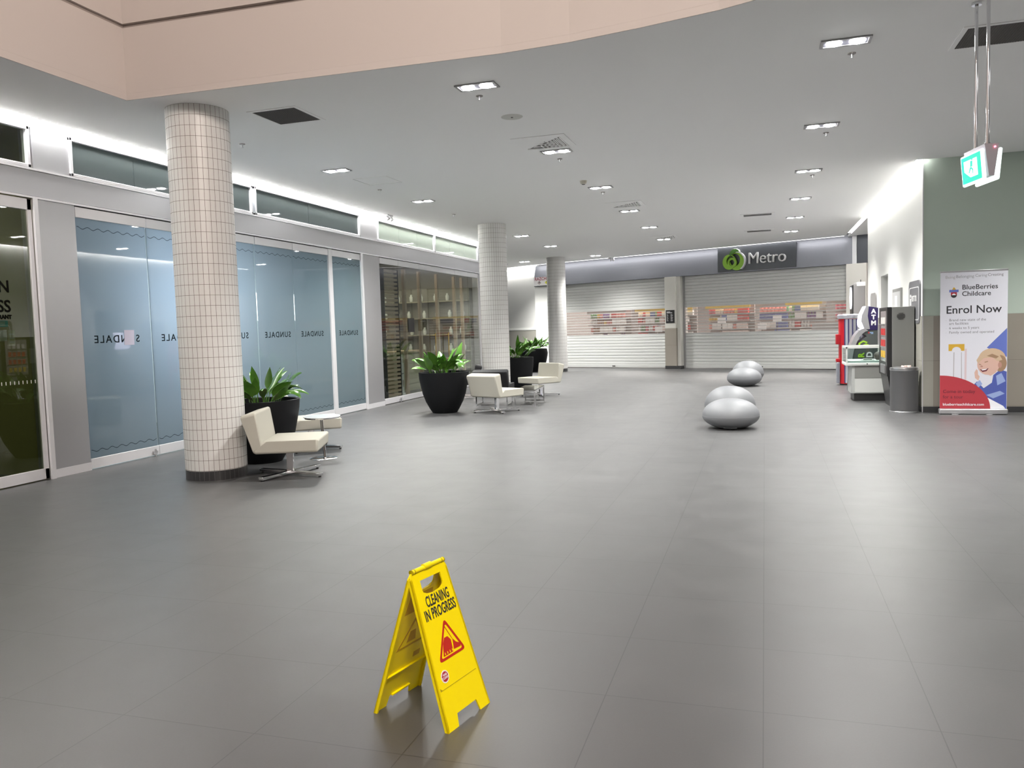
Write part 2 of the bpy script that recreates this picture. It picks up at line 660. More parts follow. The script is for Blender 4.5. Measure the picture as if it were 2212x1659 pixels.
YS = [(7.215, 8.285), (8.297, 9.40), (9.41, 10.515), (10.53, 11.54), (11.55, 12.66), (12.80, 13.86)]
PRINT = mat('dark_vinyl_letter', (0.008, 0.012, 0.015), 0.9, spec=0.1)
WHITEL = mat('lit_gap_letter', (0.9, 0.9, 0.9), 0.5)
doors = []
for i, (a, c) in enumerate(YS):
    o = leaf(i + 1, a, c, FROST)
    doors.append(o)
    t = text('lettering', 'SUNDALE', 0.125, PRINT, o, (XL - 0.0205, a + 0.17, 1.44), (pi / 2, 0, pi / 2), 0.0006, 0.0012, 'LEFT', 1.0, True, spacing=1.25)
    ex = max(v.co.x for v in t.data.vertices) - min(v.co.x for v in t.data.vertices)
    k = 0.70 / ex
    for v in t.data.vertices:
        v.co.x = v.co.x * k
    t.location.y = a + 0.17 + 0.70
    for z in (2.74, 0.21):
        wv = MB()
        pts = []
        n_ = 60
        y0_, y1_ = a + 0.02, c - 0.02
        for kk in range(n_ + 1):
            y = y0_ + (y1_ - y0_) * kk / n_
            pts.append((y, z + 0.013 * sin(y * 2 * pi / 0.15)))
        for kk in range(n_):
            (ya, za), (yb, zb) = pts[kk], pts[kk + 1]
            wv.faces([(XL - 0.0205, ya, za - 0.003), (XL - 0.0205, yb, zb - 0.003), (XL - 0.0205, yb, zb + 0.003), (XL - 0.0205, ya, za + 0.003)], [(0, 1, 2, 3)])
        wv.done('wave_line', PRINT, o)
MB().box(XL - 0.06, XL + 0.0, 12.668, 12.792, 0, 2.97).done('trim_2', FRAME, kind='structure', bevel=0.004)
MB().box(XL - 0.06, XL - 0.055, 7.2, 13.9, 2.955, 3.0).done('trim_3', BLACK, kind='structure')
# notice stuck on the first leaf
b = MB()
pts = []
for i in range(9):
    t = i / 8
    pts.append((XL - 0.019 + 0.02 * sin(t * pi) * 0.6, 7.83 + 0.16 * t))
for i in range(8):
    (xa, ya), (xb, yb) = pts[i], pts[i + 1]
    b.faces([(xa, ya, 1.405), (xb, yb, 1.405), (xb + 0.004, yb + 0.004, 1.585), (xa + 0.004, ya + 0.004, 1.585)], [(0, 1, 2, 3)])
b.done('paper_notice', mat('notice_paper', (0.62, 0.60, 0.74), 0.7), label='white paper notice taped over the mirrored lettering of the first frosted glass leaf', cat='notice')
# first bay (dark shop on the far left)
o = leaf(8, 4.3, 6.645, DGLASS, True)
leaf(9, 1.9, 4.28, DGLASS)
LET = mat('shop_name_vinyl', (0.005, 0.005, 0.004), 0.9, spec=0.05)
for s_, z, sz in (('N', 1.985, 0.17), ('SS', 1.785, 0.17), ('RANT', 1.715, 0.055)):
    t = text('lettering', s_, sz, LET, o, (XL - 0.0205, 6.335, z), (pi / 2, 0, pi / 2), 0.001, 0.004, 'RIGHT')
PC = [mat('poster_teal', (0.05, 0.42, 0.42), 0.5), mat('poster_cream', (0.55, 0.53, 0.34), 0.6), mat('poster_red', (0.45, 0.03, 0.04), 0.5), mat('poster_white', (0.6, 0.6, 0.56), 0.5)]
for (y0, y1, z0, z1, k, lb) in ((6.10, 6.32, 1.635, 1.70, 0, 'small teal poster inside the dark shop window at far left'),
                             (6.315, 6.39, 1.44, 1.60, 1, 'cream price card right of the teal poster in the dark window'),
                             (6.10, 6.21, 1.44, 1.60, 1, 'cream price card cut by the left edge of the photo'),
                             (6.22, 6.30, 1.49, 1.60, 3, 'grey and white card between the two cream cards'),
                             (6.05, 6.185, 1.20, 1.37, 2, 'red poster with white border low in the dark window')):
    q = thing('window_poster', lb, 'poster', (XL - 0.06, (y0 + y1) / 2, (z0 + z1) / 2), group='posters in the dark shop window')
    MB().box(-0.002, 0.002, -(y1 - y0) / 2, (y1 - y0) / 2, -(z1 - z0) / 2, (z1 - z0) / 2).done('sheet', PC[3] if k == 2 else PC[k], q)
    if k == 2:
        MB().box(0.002, 0.003, -(y1 - y0) / 2 + 0.01, (y1 - y0) / 2 - 0.01, -(z1 - z0) / 2 + 0.01, (z1 - z0) / 2 - 0.01).done('print', PC[2], q)
    else:
        b = MB()
        for kk in range(3):
            zz = -(z1 - z0) * 0.3 + kk * (z1 - z0) * 0.25
            b.box(0.002, 0.003, -(y1 - y0) * 0.35, (y1 - y0) * 0.35, zz, zz + (z1 - z0) * 0.08)
        b.done('print', PC[1] if k == 0 else PC[3], q)
# dashed manifestation dots
b = MB()
for i in range(46):
    y = 4.4 + i * 0.049
    b.box(XL - 0.021, XL - 0.0195, y, y + 0.008, 1.04, 1.075)
b.done('dash_strip', PC[3], o)

# room behind bay 1
OLIVE = mat('olive_wall', (0.30, 0.28, 0.13), 0.8)
b = MB()
b.box(-10.4, -10.2, -5, 6.8, 0, ZC)
b.box(-10.2, XL - 0.19, 6.8, 6.95, 0, ZC)
b.box(-10.4, XL - 0.19, -5.2, -5, 0, ZC)
b.box(-10.4, XL - 0.19, -5, 6.95, ZC, ZC + 0.06)
b.done('wall_shop_interior', OLIVE, kind='structure')
MB().box(-10.19, -9.6, -5, 6.78, 0, 0.88).done('wall_shop_dark_block', BLACK, kind='structure')  # black block added to keep the lower window view dark
# room behind bay 2
b = MB()
b.box(-10.4, -10.3, 6.95, 14.2, 0, ZC)
b.box(-10.4, XL - 0.19, 14.2, 14.3, 0, ZC)
b.box(-10.4, XL - 0.19, 6.95, 14.3, ZC, ZC + 0.06)
b.done('wall_frosted_shop_interior', mat('pale_interior', (0.7, 0.74, 0.75), 0.7), kind='structure')

# ---- bay 3: clear doors and the shop behind
for i, (a, c) in enumerate(((14.66, 15.50), (15.51, 16.58), (16.59, 18.76), (18.77, 19.69), (19.70, 20.43))):
    leaf(10 + i, a, c, GLASS)
MB().box(XL - 0.06, XL - 0.055, 14.63, 20.45, 2.955, 3.0).done('trim_4', BLACK, kind='structure')
TAUPE = mat('taupe_interior', (0.26, 0.25, 0.21), 0.8)
b = MB()
b.box(-12.2, -12.1, 14.3, 20.8, 0, ZC)
b.box(-12.2, XL - 0.19, 14.3, 14.36, 0, ZC)
b.box(-12.2, XL - 0.19, 20.7, 20.8, 0, ZC)
b.box(-12.2, XL - 0.19, 14.3, 20.8, ZC, ZC + 0.06)
b.done('wall_cafe_interior', TAUPE, kind='structure')
# louvred timber screen just inside the doors
q = thing('louvre_screen', 'horizontal timber louvre screen behind the clear glass at the pilaster', 'screen', (XL - 0.30, 15.62, 0))
b = MB()
z = 0.1
while z < 2.75:
    b.box(-0.02, 0.05, -0.33, 0.33, z, z + 0.05)
    z += 0.088
b.done('slats', WOOD, q)
b = MB()
for y in (-0.34, 0.34):
    b.box(-0.03, 0.06, y - 0.015, y + 0.015, 0, 2.8)
b.done('side_frame', DARK, q)
post0 = None
for k, (y, lb) in enumerate(((16.42, 'timber post nearest the louvre screen inside the glass shop'), (17.25, 'second timber post from the louvre screen inside the glass shop'),
             (18.3, 'third timber post from the louvre screen inside the glass shop'), (19.45, 'fourth timber post from the louvre screen inside the glass shop'),
             (20.0, 'timber post nearest the tiled column inside the glass shop'))):
    if post0 is None:
        b = MB()
        b.box(-0.035, 0.035, -0.045, 0.045, 0, 2.85)
        post0 = o = b.done('timber_post', WOOD, bevel=0.004)
    else:
        o = post0.copy()
        COL.objects.link(o)
    o.location = (XL - 0.32, y, 0)
    tag(o, lb, 'post', 'timber posts inside the glass shop')
# display shelves with hanging glassware
SHELFM = mat('shelf_beige', (0.36, 0.34, 0.24), 0.6)
q = thing('display_counter', 'beige panelled counter inside the glass shop near the column', 'counter', (-8.75, 18.3, 0))
MB().box(-0.3, 0.3, -0.9, 0.9, 0, 0.95).done('body', SHELFM, q, bevel=0.01)
MB().box(-0.34, 0.34, -0.95, 0.95, 0.95, 1.0).done('worktop', WOOD, q, bevel=0.006)
b = MB()
for k in range(7):
    b.box(0.3, 0.312, -0.88, 0.88, 0.06 + k * 0.125, 0.16 + k * 0.125)
b.done('cladding', SHELFM, q)
wall_unit = thing('display_wall_unit', 'tall grey display unit with pale shelves on the end wall of the glass shop', 'shelving', (-9.0, 20.45, 0), -pi / 2)
MB().box(-0.25, 0, -1.4, 1.4, 0, 2.6).done('back_panel', TAUPE, wall_unit)
for z in (0.45, 0.9, 1.35, 1.8, 2.25):
    MB().box(0, 0.28, -1.4, 1.4, z, z + 0.03).done('shelf', SHELFM, wall_unit)
WG = mat('white_ware', (0.75, 0.78, 0.74), 0.3)
random.seed(4)
jar = None
for z in (0.48, 0.93, 1.38, 1.83, 2.28):
    for k in range(7):
        if jar is None:
            jar = o = MB().lathe([(0.035, 0), (0.05, 0.05), (0.05, 0.13), (0.028, 0.16), (0.028, 0.2)], seg=14).done('glass_jar', WG, smooth=True)
        else:
            o = jar.copy()
            COL.objects.link(o)
        o.location = (-7.76 - k * 0.38 + random.uniform(-0.05, 0.05), 20.30, z)
        tag(o, 'small pale jar standing on the display unit shelves in the glass shop', 'jar', 'jars on the display unit in the glass shop')
q = thing('a_board', 'white menu stand on the floor inside the glass shop behind the planter', 'sign', (-8.0, 16.9, 0), 0.3)
MB().box(-0.02, 0.02, -0.2, 0.2, 0.05, 0.75).done('board', mat('menu_white', (0.7, 0.72, 0.72), 0.5), q)
b = MB()
for k in (-0.15, -0.05, 0.05, 0.15):
    b.box(-0.01, 0.01, k - 0.015, k + 0.015, 0.75, 0.95)
b.box(-0.01, 0.01, -0.165, 0.165, 0.751, 0.77)
b.done('uprights', mat('menu_white'), q)
MB().box(-0.12, 0.12, -0.2, 0.2, 0, 0.05).done('stand', mat('menu_white'), q)
MB().box(0.02, 0.023, -0.16, 0.16, 0.5, 0.52).done('print_line', DARK, q)
MB().box(0.02, 0.023, 0.05, 0.13, 0.2, 0.36).done('print_panel', mat('menu_brown', (0.25, 0.12, 0.08), 0.6), q)
o = MB().box(XL - 0.022, XL - 0.006, 15.92, 16.22, 1.46, 1.76).done('door_notice', BLACK, label='black rectangular notice on the clear glass door above the planter', cat='notice')
GOLD = mat('brass', (0.75, 0.55, 0.2), 0.25, 1.0)
for y, lb in ((17.25, 'brass pull handle on the clear glass door, left of the pair'), (18.05, 'brass pull handle on the clear glass door, right of the pair')):
    b = MB()
    b.tube((XL + 0.05, y, 0.75), (XL + 0.05, y, 1.42), 0.012)
    b.tube((XL - 0.01, y, 0.8), (XL + 0.05, y, 0.8), 0.008)
    b.tube((XL - 0.01, y, 1.37), (XL + 0.05, y, 1.37), 0.008)
    b.done('door_handle', GOLD, bpy.data.objects['door_12'], smooth=True)
for y, lb in ((8.20, 'small floor bolt at the foot of the first frosted leaf'), (15.35, 'small floor bolt at the foot of the first clear leaf')):
    b = MB()
    b.box(XL - 0.005, XL + 0.025, y - 0.03, y + 0.03, 0.03, 0.07)
    b.lathe([(0.012, 0), (0.012, 0.09)], c=(XL + 0.014, y), seg=10)
    b.done('floor_bolt', STEEL, label=lb, cat='bolt')

# end wall of the left shops, facing away round the corner
MB().box(-16, XL - 0.18, 20.80, 20.98, 0, ZC + 0.3).done('wall_corner_left', WHITE, kind='structure')

# ---- far left wall
P1 = Vector((-8.05, 28.97, 0))
P2 = Vector((-11.5, 32.4, 0))
d12 = P2 - P1
ang = math.atan2(d12.y, d12.x)
L12 = d12.length
b = MB()
b.box(0, L12, -0.15, 0, 0, 4.1)
b.done('wall_far', WHITE, loc=P1, rz=ang, kind='structure')
b = MB()
b.box(0, L12, 0.0, 0.02, 0.1, 1.40)
b.done('trim_5', STONE2, loc=P1, rz=ang, kind='structure')
b = MB()
b.box(0, L12, 0.0, 0.035, 1.40, 1.45)
b.box(0, 0.05, 0.0, 0.035, 0, 1.40)
b.done('trim_6', WHITE, loc=P1, rz=ang, kind='structure')
MB().box(0, L12, 0.0, 0.025, 0, 0.1).done('baseboard_far', CHARCOAL, loc=P1, rz=ang, kind='structure')
b = MB()
b.box(0.1, L12, 0.02, 0.10, ZC - 0.05, ZC - 0.02)
b.done('cove_light', LED, loc=P1, rz=ang, label='white cove strip light over the far white wall left of the supermarket', cat='light')

# ---- supermarket front
MET = mat('fascia_metal', (0.26, 0.268, 0.30), 0.45, 0.25)
MET2 = mat('fascia_sign_metal', (0.075, 0.08, 0.09), 0.32, 0.4)
PEARL = mat('pillar_cream', (0.66, 0.65, 0.60), 0.3)


def M_(b, name, mats, u=0, v=0, z=0, **kw):
    return b.done(name, mats, loc=mp(u, v, z), rz=TH, **kw)


b = MB()
# curved fascia profile (bulging toward the mall)
prof = []
for i in range(9):
    t = i / 8
    prof.append((-0.16 + 0.12 * (t ** 1.6), 3.0 + 0.76 * t))
for i in range(8):
    (v0, z0), (v1, z1) = prof[i], prof[i + 1]
    b.faces([(-8.7, v0, z0), (3.35, v0, z0), (3.35, v1, z1), (-8.7, v1, z1)], [(0, 1, 2, 3)])
b.faces([(-8.7, prof[0][0], 3.0), (3.35, prof[0][0], 3.0), (3.35, 0.1, 3.0), (-8.7, 0.1, 3.0)], [(0, 1, 2, 3)])
b.box(-8.7, 3.35, 0.08, 0.2, 3.0, 4.1)
M_(b, 'wall_supermarket_fascia', MET, kind='structure', smooth=True)
b = MB()
b.box(-8.7, 2.42, -0.325, -0.25, ZC + 0.004, ZC + 0.03)
b.box(-8.7, 2.42, -0.24, 0.05, ZC + 0.06, ZC + 0.09, mi=1)
M_(b, 'cove_light', [mat('led_strip_soft', (1, 1, 1), 0.5, emit=(1, 0.985, 0.98), es=3.6), CEIL], label='white cove strip light above the dark supermarket fascia', cat='light')
b = MB()
b.box(2.62, 2.74, -0.2, -0.1, 3.0, ZC)
M_(b, 'trim_7', FRAME, kind='structure')
b = MB()
b.box(2.75, 3.1, -0.19, -0.1, 3.0, ZC)
M_(b, 'wall_fascia_end', mat('fascia_dark', (0.07, 0.075, 0.09), 0.35, 0.3), kind='structure')
# pillars
b = MB()
b.box(-3.28, -2.88, -0.22, 0.35, 0.1, 3.0)
b.box(-2.88, -2.75, -0.14, 0.35, 0.1, 3.0)
M_(b, 'wall_pillar_centre', PEARL, kind='structure', bevel=0.006)
b = MB()
b.box(-3.285, -2.875, -0.225, -0.22, 0.1, 1.33)
b.box(-2.875, -2.87, -0.225, -0.14, 0.1, 1.33)
M_(b, 'trim_8', STONE, kind='structure')
b = MB()
b.box(-3.29, -2.74, -0.23, 0.35, 0, 0.1)
b.box(2.44, 3.05, -0.22, 0.35, 0, 0.1)
M_(b, 'baseboard_supermarket', CHARCOAL, kind='structure')
b = MB()
b.box(2.45, 3.0, -0.2, 0.35, 0.1, 3.0)
M_(b, 'wall_pillar_right', mat('pillar_white', (0.74, 0.72, 0.67), 0.4), kind='structure', bevel=0.006)
b = MB()
b.box(-8.7, -7.62, -0.12, 0.35, 0, 2.99)
M_(b, 'wall_pillar_left', WHITE, kind='structure')
MB().box(4.0, 4.15, 20.3, 25.5, 0, 4).done('wall_alcove', WHITE, kind='structure')
MB().box(2.43, 4.0, 20.15, 20.3, 0, 4).done('wall_alcove_return', WHITE, kind='structure')

SHUT = mat('shutter_aluminium', (0.60, 0.605, 0.59), 0.5, 0.2)
POLYC = frost_mat('shutter_polycarbonate', (0.42, 0.36, 0.34), (0.5, 0.42, 0.38), 0.5, 0.86, 0.1, 0.4)


def shutter(u0, u1, label):
    q = thing('roller_shutter', label, 'shutter', mp((u0 + u1) / 2, 0.08), TH, group='supermarket roller shutters')
    h = (u1 - u0) / 2

    def curtain(z0, z1, name):
        b = MB()
        n = max(1, round((z1 - z0) / 0.1))
        s = (z1 - z0) / n
        for i in range(n):
            z = z0 + i * s
            pr = [(0.0, z + 0.004), (-0.006, z + s * 0.12), (-0.009, z + s * 0.5), (-0.006, z + s * 0.88), (0.0, z + s - 0.004), (0.008, z + s)]
            for k in range(len(pr) - 1):
                (a, za), (c, zb) = pr[k], pr[k + 1]
                b.faces([(-h, a, za), (h, a, za), (h, c, zb), (-h, c, zb)], [(0, 1, 2, 3)])
            b.faces([(-h, 0.01, z), (h, 0.01, z), (h, 0.0, z + 0.004), (-h, 0.0, z + 0.004)], [(0, 1, 2, 3)])
        b.box(-h, h, 0.012, 0.02, z0, z1)
        b.done(name, SHUT, q)
    curtain(0.11, 1.14, 'lower_curtain')
    curtain(2.0, 3.0, 'upper_curtain')
    b = MB()
    for i in range(10):
        z = 1.14 + i * 0.0945
        b.box(-h, h, -0.012, 0.008, z, z + 0.022)
    b.done('vision_slats', SHUT, q)
    MB().box(-h, h, 0.010, 0.016, 1.14, 2.0).done('vision_panel', POLYC, q)
    MB().box(-h, h, -0.025, 0.02, 0.02, 0.115).done('bottom_rail', SHUT, q, bevel=0.004)
    MB().box(-0.06, 0.06, -0.032, -0.024, 0.055, 0.085).done('lock', BLACK, q)
    for s in (-1, 1):
        MB().box(s * h - 0.03, s * h + 0.03, -0.05, 0.03, 0, 3.0).done('side_guide', mat('guide_grey', (0.35, 0.35, 0.35), 0.4, 0.5), q)


shutter(-7.60, -3.30, 'wide ribbed grey roller shutter left of the cream pillar')
shutter(-2.72, 2.42, 'wide ribbed grey roller shutter under the green apple sign')

# sign over the right shutter
q = thing('shop_sign', 'dark rectangular supermarket sign with green apple emblem and white Metro lettering', 'sign', mp(0, -0.185, 0), TH)
MB().box(-1.42, 1.03, 0.0, 0.10, 3.03, 3.755).done('panel', MET2, q, bevel=0.004)
AG = mat('apple_green', (0.26, 0.50, 0.04), 0.4)
AG2 = mat('apple_dark_green', (0.08, 0.22, 0.03), 0.35)
WL = mat('sign_white', (0.8, 0.8, 0.8), 0.35)
RM = Matrix.Rotation(pi / 2, 4, 'X')      # flat x,y -> x,z facing -y


def ring(b, cx, cz, r, ri, dx, dz, y0, y1, mi):
    b.prism(circ(cx, cz, r, r * 1.08), y0, y1, [circ(cx + dx, cz + dz, ri, ri * 1.12)], mi, RM)


b = MB()
ring(b, -1.00, 3.315, 0.215, 0.135, 0.045, 0.035, 0.02, 0.095, 0)
ring(b, -0.755, 3.325, 0.255, 0.170, -0.065, 0.045, 0.035, 0.085, 0)
ring(b, -0.90, 3.285, 0.145, 0.085, -0.01, -0.0, 0.06, 0.115, 0)
b.prism([(-0.99, 3.53), (-0.97, 3.60), (-0.92, 3.665), (-0.85, 3.70), (-0.77, 3.70), (-0.70, 3.66), (-0.68, 3.605), (-0.74, 3.61), (-0.82, 3.595), (-0.89, 3.55), (-0.95, 3.49)], 0.03, 0.11, mi=1, M=RM)
b.done('apple_emblem', [AG, AG2], q)
b = MB()
b.prism(circ(-0.755, 3.325, 0.27, 0.285, -60, 95, 20) + circ(-0.765, 3.32, 0.245, 0.262, 95, -60, 20), 0.0, 0.10, M=RM)
b.prism([(-0.85, 3.712), (-0.77, 3.712), (-0.69, 3.67), (-0.665, 3.605), (-0.70, 3.61), (-0.72, 3.65), (-0.77, 3.685)], 0.0, 0.10, M=RM)
b.done('emblem_rim', WL, q)
t = text('lettering', 'Metro', 0.50, WL, q, (-0.42, -0.045, 3.215), (pi / 2, 0, 0), 0.04, -0.004, 'LEFT', 1.0)
ex = max(v.co.x for v in t.data.vertices)
for v in t.data.vertices:
    v.co.x *= 1.17 / ex
t.data.update()

# hanging sign at the left end of the fascia (half behind the column)
q = thing('chemical_store_sign', 'white sign with red lettering and diamond symbols hanging left of the furthest column', 'sign', mp(-8.62, -0.28, 0), TH)
MB().box(0, 1.25, 0, 0.06, 3.02, 3.33).done('panel', mat('sign_face', (0.85, 0.83, 0.82), 0.4), q)
t = text('lettering', 'RAZCHEF', 0.16, mat('sign_red', (0.35, 0.04, 0.08), 0.4), q, (0.05, -0.002, 3.21), (pi / 2, 0, 0), 0.001, 0.003)
for x, m1, m2, nm in ((0.26, mat('diamond_grey', (0.45, 0.38, 0.38), 0.5), DARK, 'grey_diamond'), (0.60, mat('diamond_yellow', (0.75, 0.72, 0.03), 0.5), mat('diamond_olive', (0.3, 0.29, 0.02), 0.5), 'yellow_diamond')):
    flat_print(nm, [([(x - 0.09, 3.12), (x, 3.05), (x + 0.09, 3.12), (x, 3.19)], m1), (circ(x, 3.15, 0.022), m2)], q, (0, -0.001, 0), (pi / 2, 0, 0))
# opening hours plaque on the pillar
q = thing('opening_hours_plaque', 'black plaque with small white text on the cream pillar between the shutters', 'sign', mp(-3.08, -0.235, 0), TH)
MB().box(-0.155, 0.155, 0, 0.012, 1.50, 1.92).done('board', BLACK, q, bevel=0.003)
b = MB()
b.box(-0.12, 0.0, -0.002, 0, 1.86, 1.875)
b.box(-0.12, 0.08, -0.002, 0, 1.825, 1.845)
for i in range(9):
    z = 1.78 - i * 0.027
    b.box(-0.12, -0.12 + 0.04 + 0.01 * (i % 3), -0.002, 0, z, z + 0.008)
    b.box(0.02, 0.02 + 0.06 + 0.012 * ((i * 2) % 3), -0.002, 0, z, z + 0.008)
b.done('printed_lines', mat('sign_white'), q)
# bent trolley guard stripes on the pillar
b = MB()
for i in range(3):
    z = 1.20 + i * 0.07
    b.faces([(-2.868, -0.15, z - 0.03), (-2.868, 0.0, z + 0.06), (-2.868, 0.0, z + 0.085), (-2.868, -0.15, z - 0.005)], [(0, 1, 2, 3)])
# ---- supermarket interior
SHW = mat('gondola_white', (0.36, 0.33, 0.31), 0.5)
b = MB()
b.prism([(-9.0, 9.0), (4.5, 9.0), (4.5, 9.2), (-9.0, 9.2)], 0, 3.6)
b.prism([(4.5, 0.4), (4.7, 0.4), (4.7, 9.2), (4.5, 9.2)], 0, 3.6)
b.prism([(-9.2, 0.4), (-9.0, 0.4), (-9.0, 9.2), (-9.2, 9.2)], 0, 3.6)
M_(b, 'wall_supermarket_interior', mat('store_wall', (0.30, 0.27, 0.25), 0.7), kind='structure')
b = MB()
b.prism([(-9.2, 0.21), (4.7, 0.21), (4.7, 9.2), (-9.2, 9.2)], 3.6, 3.65)
M_(b, 'ceiling_supermarket', CEIL, kind='structure')
for k, (u, v) in enumerate(((-6.5, 3.0), (-3.2, 4.0), (0.2, 3.0), (2.8, 4.5))):
    p = mp(u, v, 3.5)
    f = thing('store_panel_light', 'flat white ceiling panel light inside the supermarket', 'light', (p.x, p.y, 3.55), TH, group='panel lights in the supermarket')
    MB().box(-0.6, 0.6, -0.3, 0.3, 0, 0.04).done('diffuser', mat('store_diffuser', (1, 1, 1), 0.5, emit=(1, 0.95, 0.9), es=4), f)
    lamp('store_lamp', 'AREA', (0, 0, -0.03), 95, (1, 0.94, 0.9), parent=f, shape='RECTANGLE', size=1.8, size_y=1.8)
random.seed(11)
pcols = [(0.55, 0.03, 0.03), (0.75, 0.72, 0.68), (0.7, 0.45, 0.05), (0.05, 0.12, 0.4), (0.1, 0.3, 0.1), (0.7, 0.25, 0.2), (0.85, 0.83, 0.8), (0.35, 0.2, 0.12), (0.6, 0.1, 0.15), (0.78, 0.65, 0.6), (0.2, 0.1, 0.3)]
pm = [mat('pack_%s' % n_, c, 0.45) for n_, c in zip(('red', 'white', 'orange', 'blue', 'green', 'salmon', 'pale', 'brown', 'crimson', 'pink', 'purple'), pcols)]
pack_names = ['cereal_box', 'drink_bottle', 'food_tin']
packs = []
for i, m_ in enumerate(pm):
    me = MB()
    if i % 3 == 0:
        me.box(-0.09, 0.09, -0.05, 0.05, 0, 0.20)
        nm = 'carton'
    elif i % 3 == 1:
        me.lathe([(0.045, 0), (0.045, 0.13), (0.018, 0.18), (0.018, 0.21)], seg=10)
        nm = 'bottle'
    else:
        me.lathe([(0.06, 0), (0.06, 0.15)], seg=12)
        nm = 'tin'
    packs.append((me, nm, m_))
proto = [None] * len(packs)
gond = [(-6.75, 1.7, 1.7, 0), (-4.55, 2.0, 2.3, 0), (-2.05, 1.9, 1.6, 0), (-0.60, 2.3, 1.2, 0), (0.62, 1.6, 1.15, 0), (1.95, 2.2, 1.3, 0)]
glab = ['grocery shelving behind the left shutter, furthest left', 'grocery shelving behind the left shutter beside the pillar', 'grocery shelving behind the right shutter beside the pillar',
        'second grocery shelving from the pillar behind the right shutter', 'grocery shelving behind the right shutter under the Metro lettering', 'grocery shelving behind the right shutter at its right end']
for (u, v, wd, _), lb in zip(gond, glab):
    p = mp(u, v)
    g = thing('grocery_shelving', lb, 'shelving', p, TH, group='shelving in the supermarket')
    MB().box(-wd / 2, wd / 2, 0.35, 0.4, 0, 2.05).done('back_panel', SHW, g)
    for z in (0.15, 0.95, 1.22, 1.48, 1.74):
        MB().box(-wd / 2, wd / 2, 0.0, 0.35, z, z + 0.03).done('shelf', SHW, g)
    MB().box(-wd / 2, wd / 2, -0.03, -0.012, 1.92, 2.1).done('header_board', mat('header_yellow', (0.8, 0.55, 0.05), 0.5) if (u in (-4.55, -2.05, 0.62)) else SHW, g)
    for z in (0.98, 1.25, 1.51, 1.77):
        x = -wd / 2 + 0.08
        while x < wd / 2 - 0.19:
            i = random.choice((0, 1, 3, 5, 6, 8, 9, 6, 1, 5, 2, 4, 7, 10))
            n_rep = random.randint(1, 3)
            for _r in range(n_rep):
                if x > wd / 2 - 0.19:
                    break
                hw = (0.09, 0.045, 0.06)[i % 3]
                x += hw
                if proto[i] is None:
                    o = packs[i][0].done(packs[i][1], packs[i][2])
                    proto[i] = o
                else:
                    o = proto[i].copy()
                    COL.objects.link(o)
                q2 = p + Matrix.Rotation(TH, 3, 'Z') @ Vector((x, 0.10, 0))
                o.location = (q2.x, q2.y, z + 0.001)
                o.rotation_euler = (0, 0, TH)
                lbn = packs[i][2].name.replace('pack_', '')
                tag(o, '%s grocery %s on the supermarket shelves behind the shutter slats' % (lbn, packs[i][1]), packs[i][1], '%s %ss on the supermarket shelves' % (lbn, packs[i][1]))
                x += hw + 0.008
# checkout counter and screens
q = thing('checkout_counter', 'long pale checkout counter behind the right end of the shutter', 'counter', mp(3.05 - 1.6, 1.1), TH)
MB().box(-0.3, 0.95, -0.3, 0.3, 0, 1.35).done('body', mat('counter_grey', (0.3, 0.3, 0.3), 0.5), q)
MB().box(-0.33, 0.98, -0.33, 0.33, 1.35, 1.40).done('worktop', mat('gondola_white'), q)
for u, v, z, lb in ((-1.95, 1.2, 1.42, 'white sale card on a low stand behind the right shutter, left one'), (-0.55, 1.15, 1.20, 'white sale card on a low stand behind the right shutter, middle one'), (-4.3, 1.2, 1.20, 'white sale card on a low stand behind the left shutter'),
                  (-0.15, 1.4, 1.45, 'white screen with dark frame behind the middle of the right shutter')):
    f = thing('sale_card', lb, 'sign', mp(u, v), TH)
    MB().box(-0.14, 0.14, -0.01, 0.01, z, z + 0.2).done('card', mat('card_white', (0.9, 0.9, 0.9), 0.4), f)
    MB().box(-0.01, 0.01, -0.01, 0.01, 0.01, z).done('pole', DARK, f)
    MB().box(-0.12, 0.12, -0.12, 0.12, 0, 0.012).done('base', DARK, f)

# ---- right white wall X = 2.28 with a doorway, and the green wall at Y = 13.53
XR = 2.28
b = MB()
b.box(XR, XR + 0.15, 13.54, 17.12, 1.46, 4.1)
b.box(XR, XR + 0.15, 18.10, 20.3, 1.46, 4.1)
b.box(XR, XR + 0.15, 17.12, 18.10, 2.30, 4.1)
b.done('wall_right', WHITE, kind='structure')
b = MB()
b.box(XR - 0.012, XR + 0.15, 13.518, 17.10, 0.08, 1.46)
b.box(XR - 0.012, XR + 0.15, 18.12, 20.3, 0.08, 1.46)
b.done('wall_right_dado', STONE2, kind='structure')
b = MB()
b.box(XR - 0.014, XR + 0.15, 13.516, 17.10, 0, 0.08)
b.box(XR - 0.014, XR + 0.15, 18.12, 20.3, 0, 0.08)
b.done('baseboard_right', CHARCOAL, kind='structure')
b = MB()
b.box(XR + 0.15, XR + 0.6, 18.1, 18.2, 0, 2.35)
b.box(XR + 0.15, XR + 0.6, 17.0, 17.1, 0, 2.35)
b.box(XR + 0.6, XR + 0.7, 17.0, 18.2, 0, 2.35)
b.box(XR + 0.15, XR + 0.6, 17.0, 18.2, 2.30, 2.4)
b.done('wall_doorway_recess', mat('recess_green', (0.32, 0.34, 0.29), 0.7), kind='structure')
b = MB()
b.box(XR - 0.10, XR - 0.01, 13.45, 23.9, ZC + 0.02, ZC + 0.05)
b.done('cove_light', mat('led_strip_side', (1, 1, 1), 0.5, emit=(1, 0.985, 0.96), es=15), label='white cove strip light along the top of the right white wall', cat='light')
b = MB()
b.box(XR + 0.003, 9, 13.53, 13.68, 1.46, 3.83)
b.done('wall_green', GREEN, kind='structure')
b = MB()
b.box(XR + 0.003, 9, 13.52, 13.68, 0.085, 1.46)
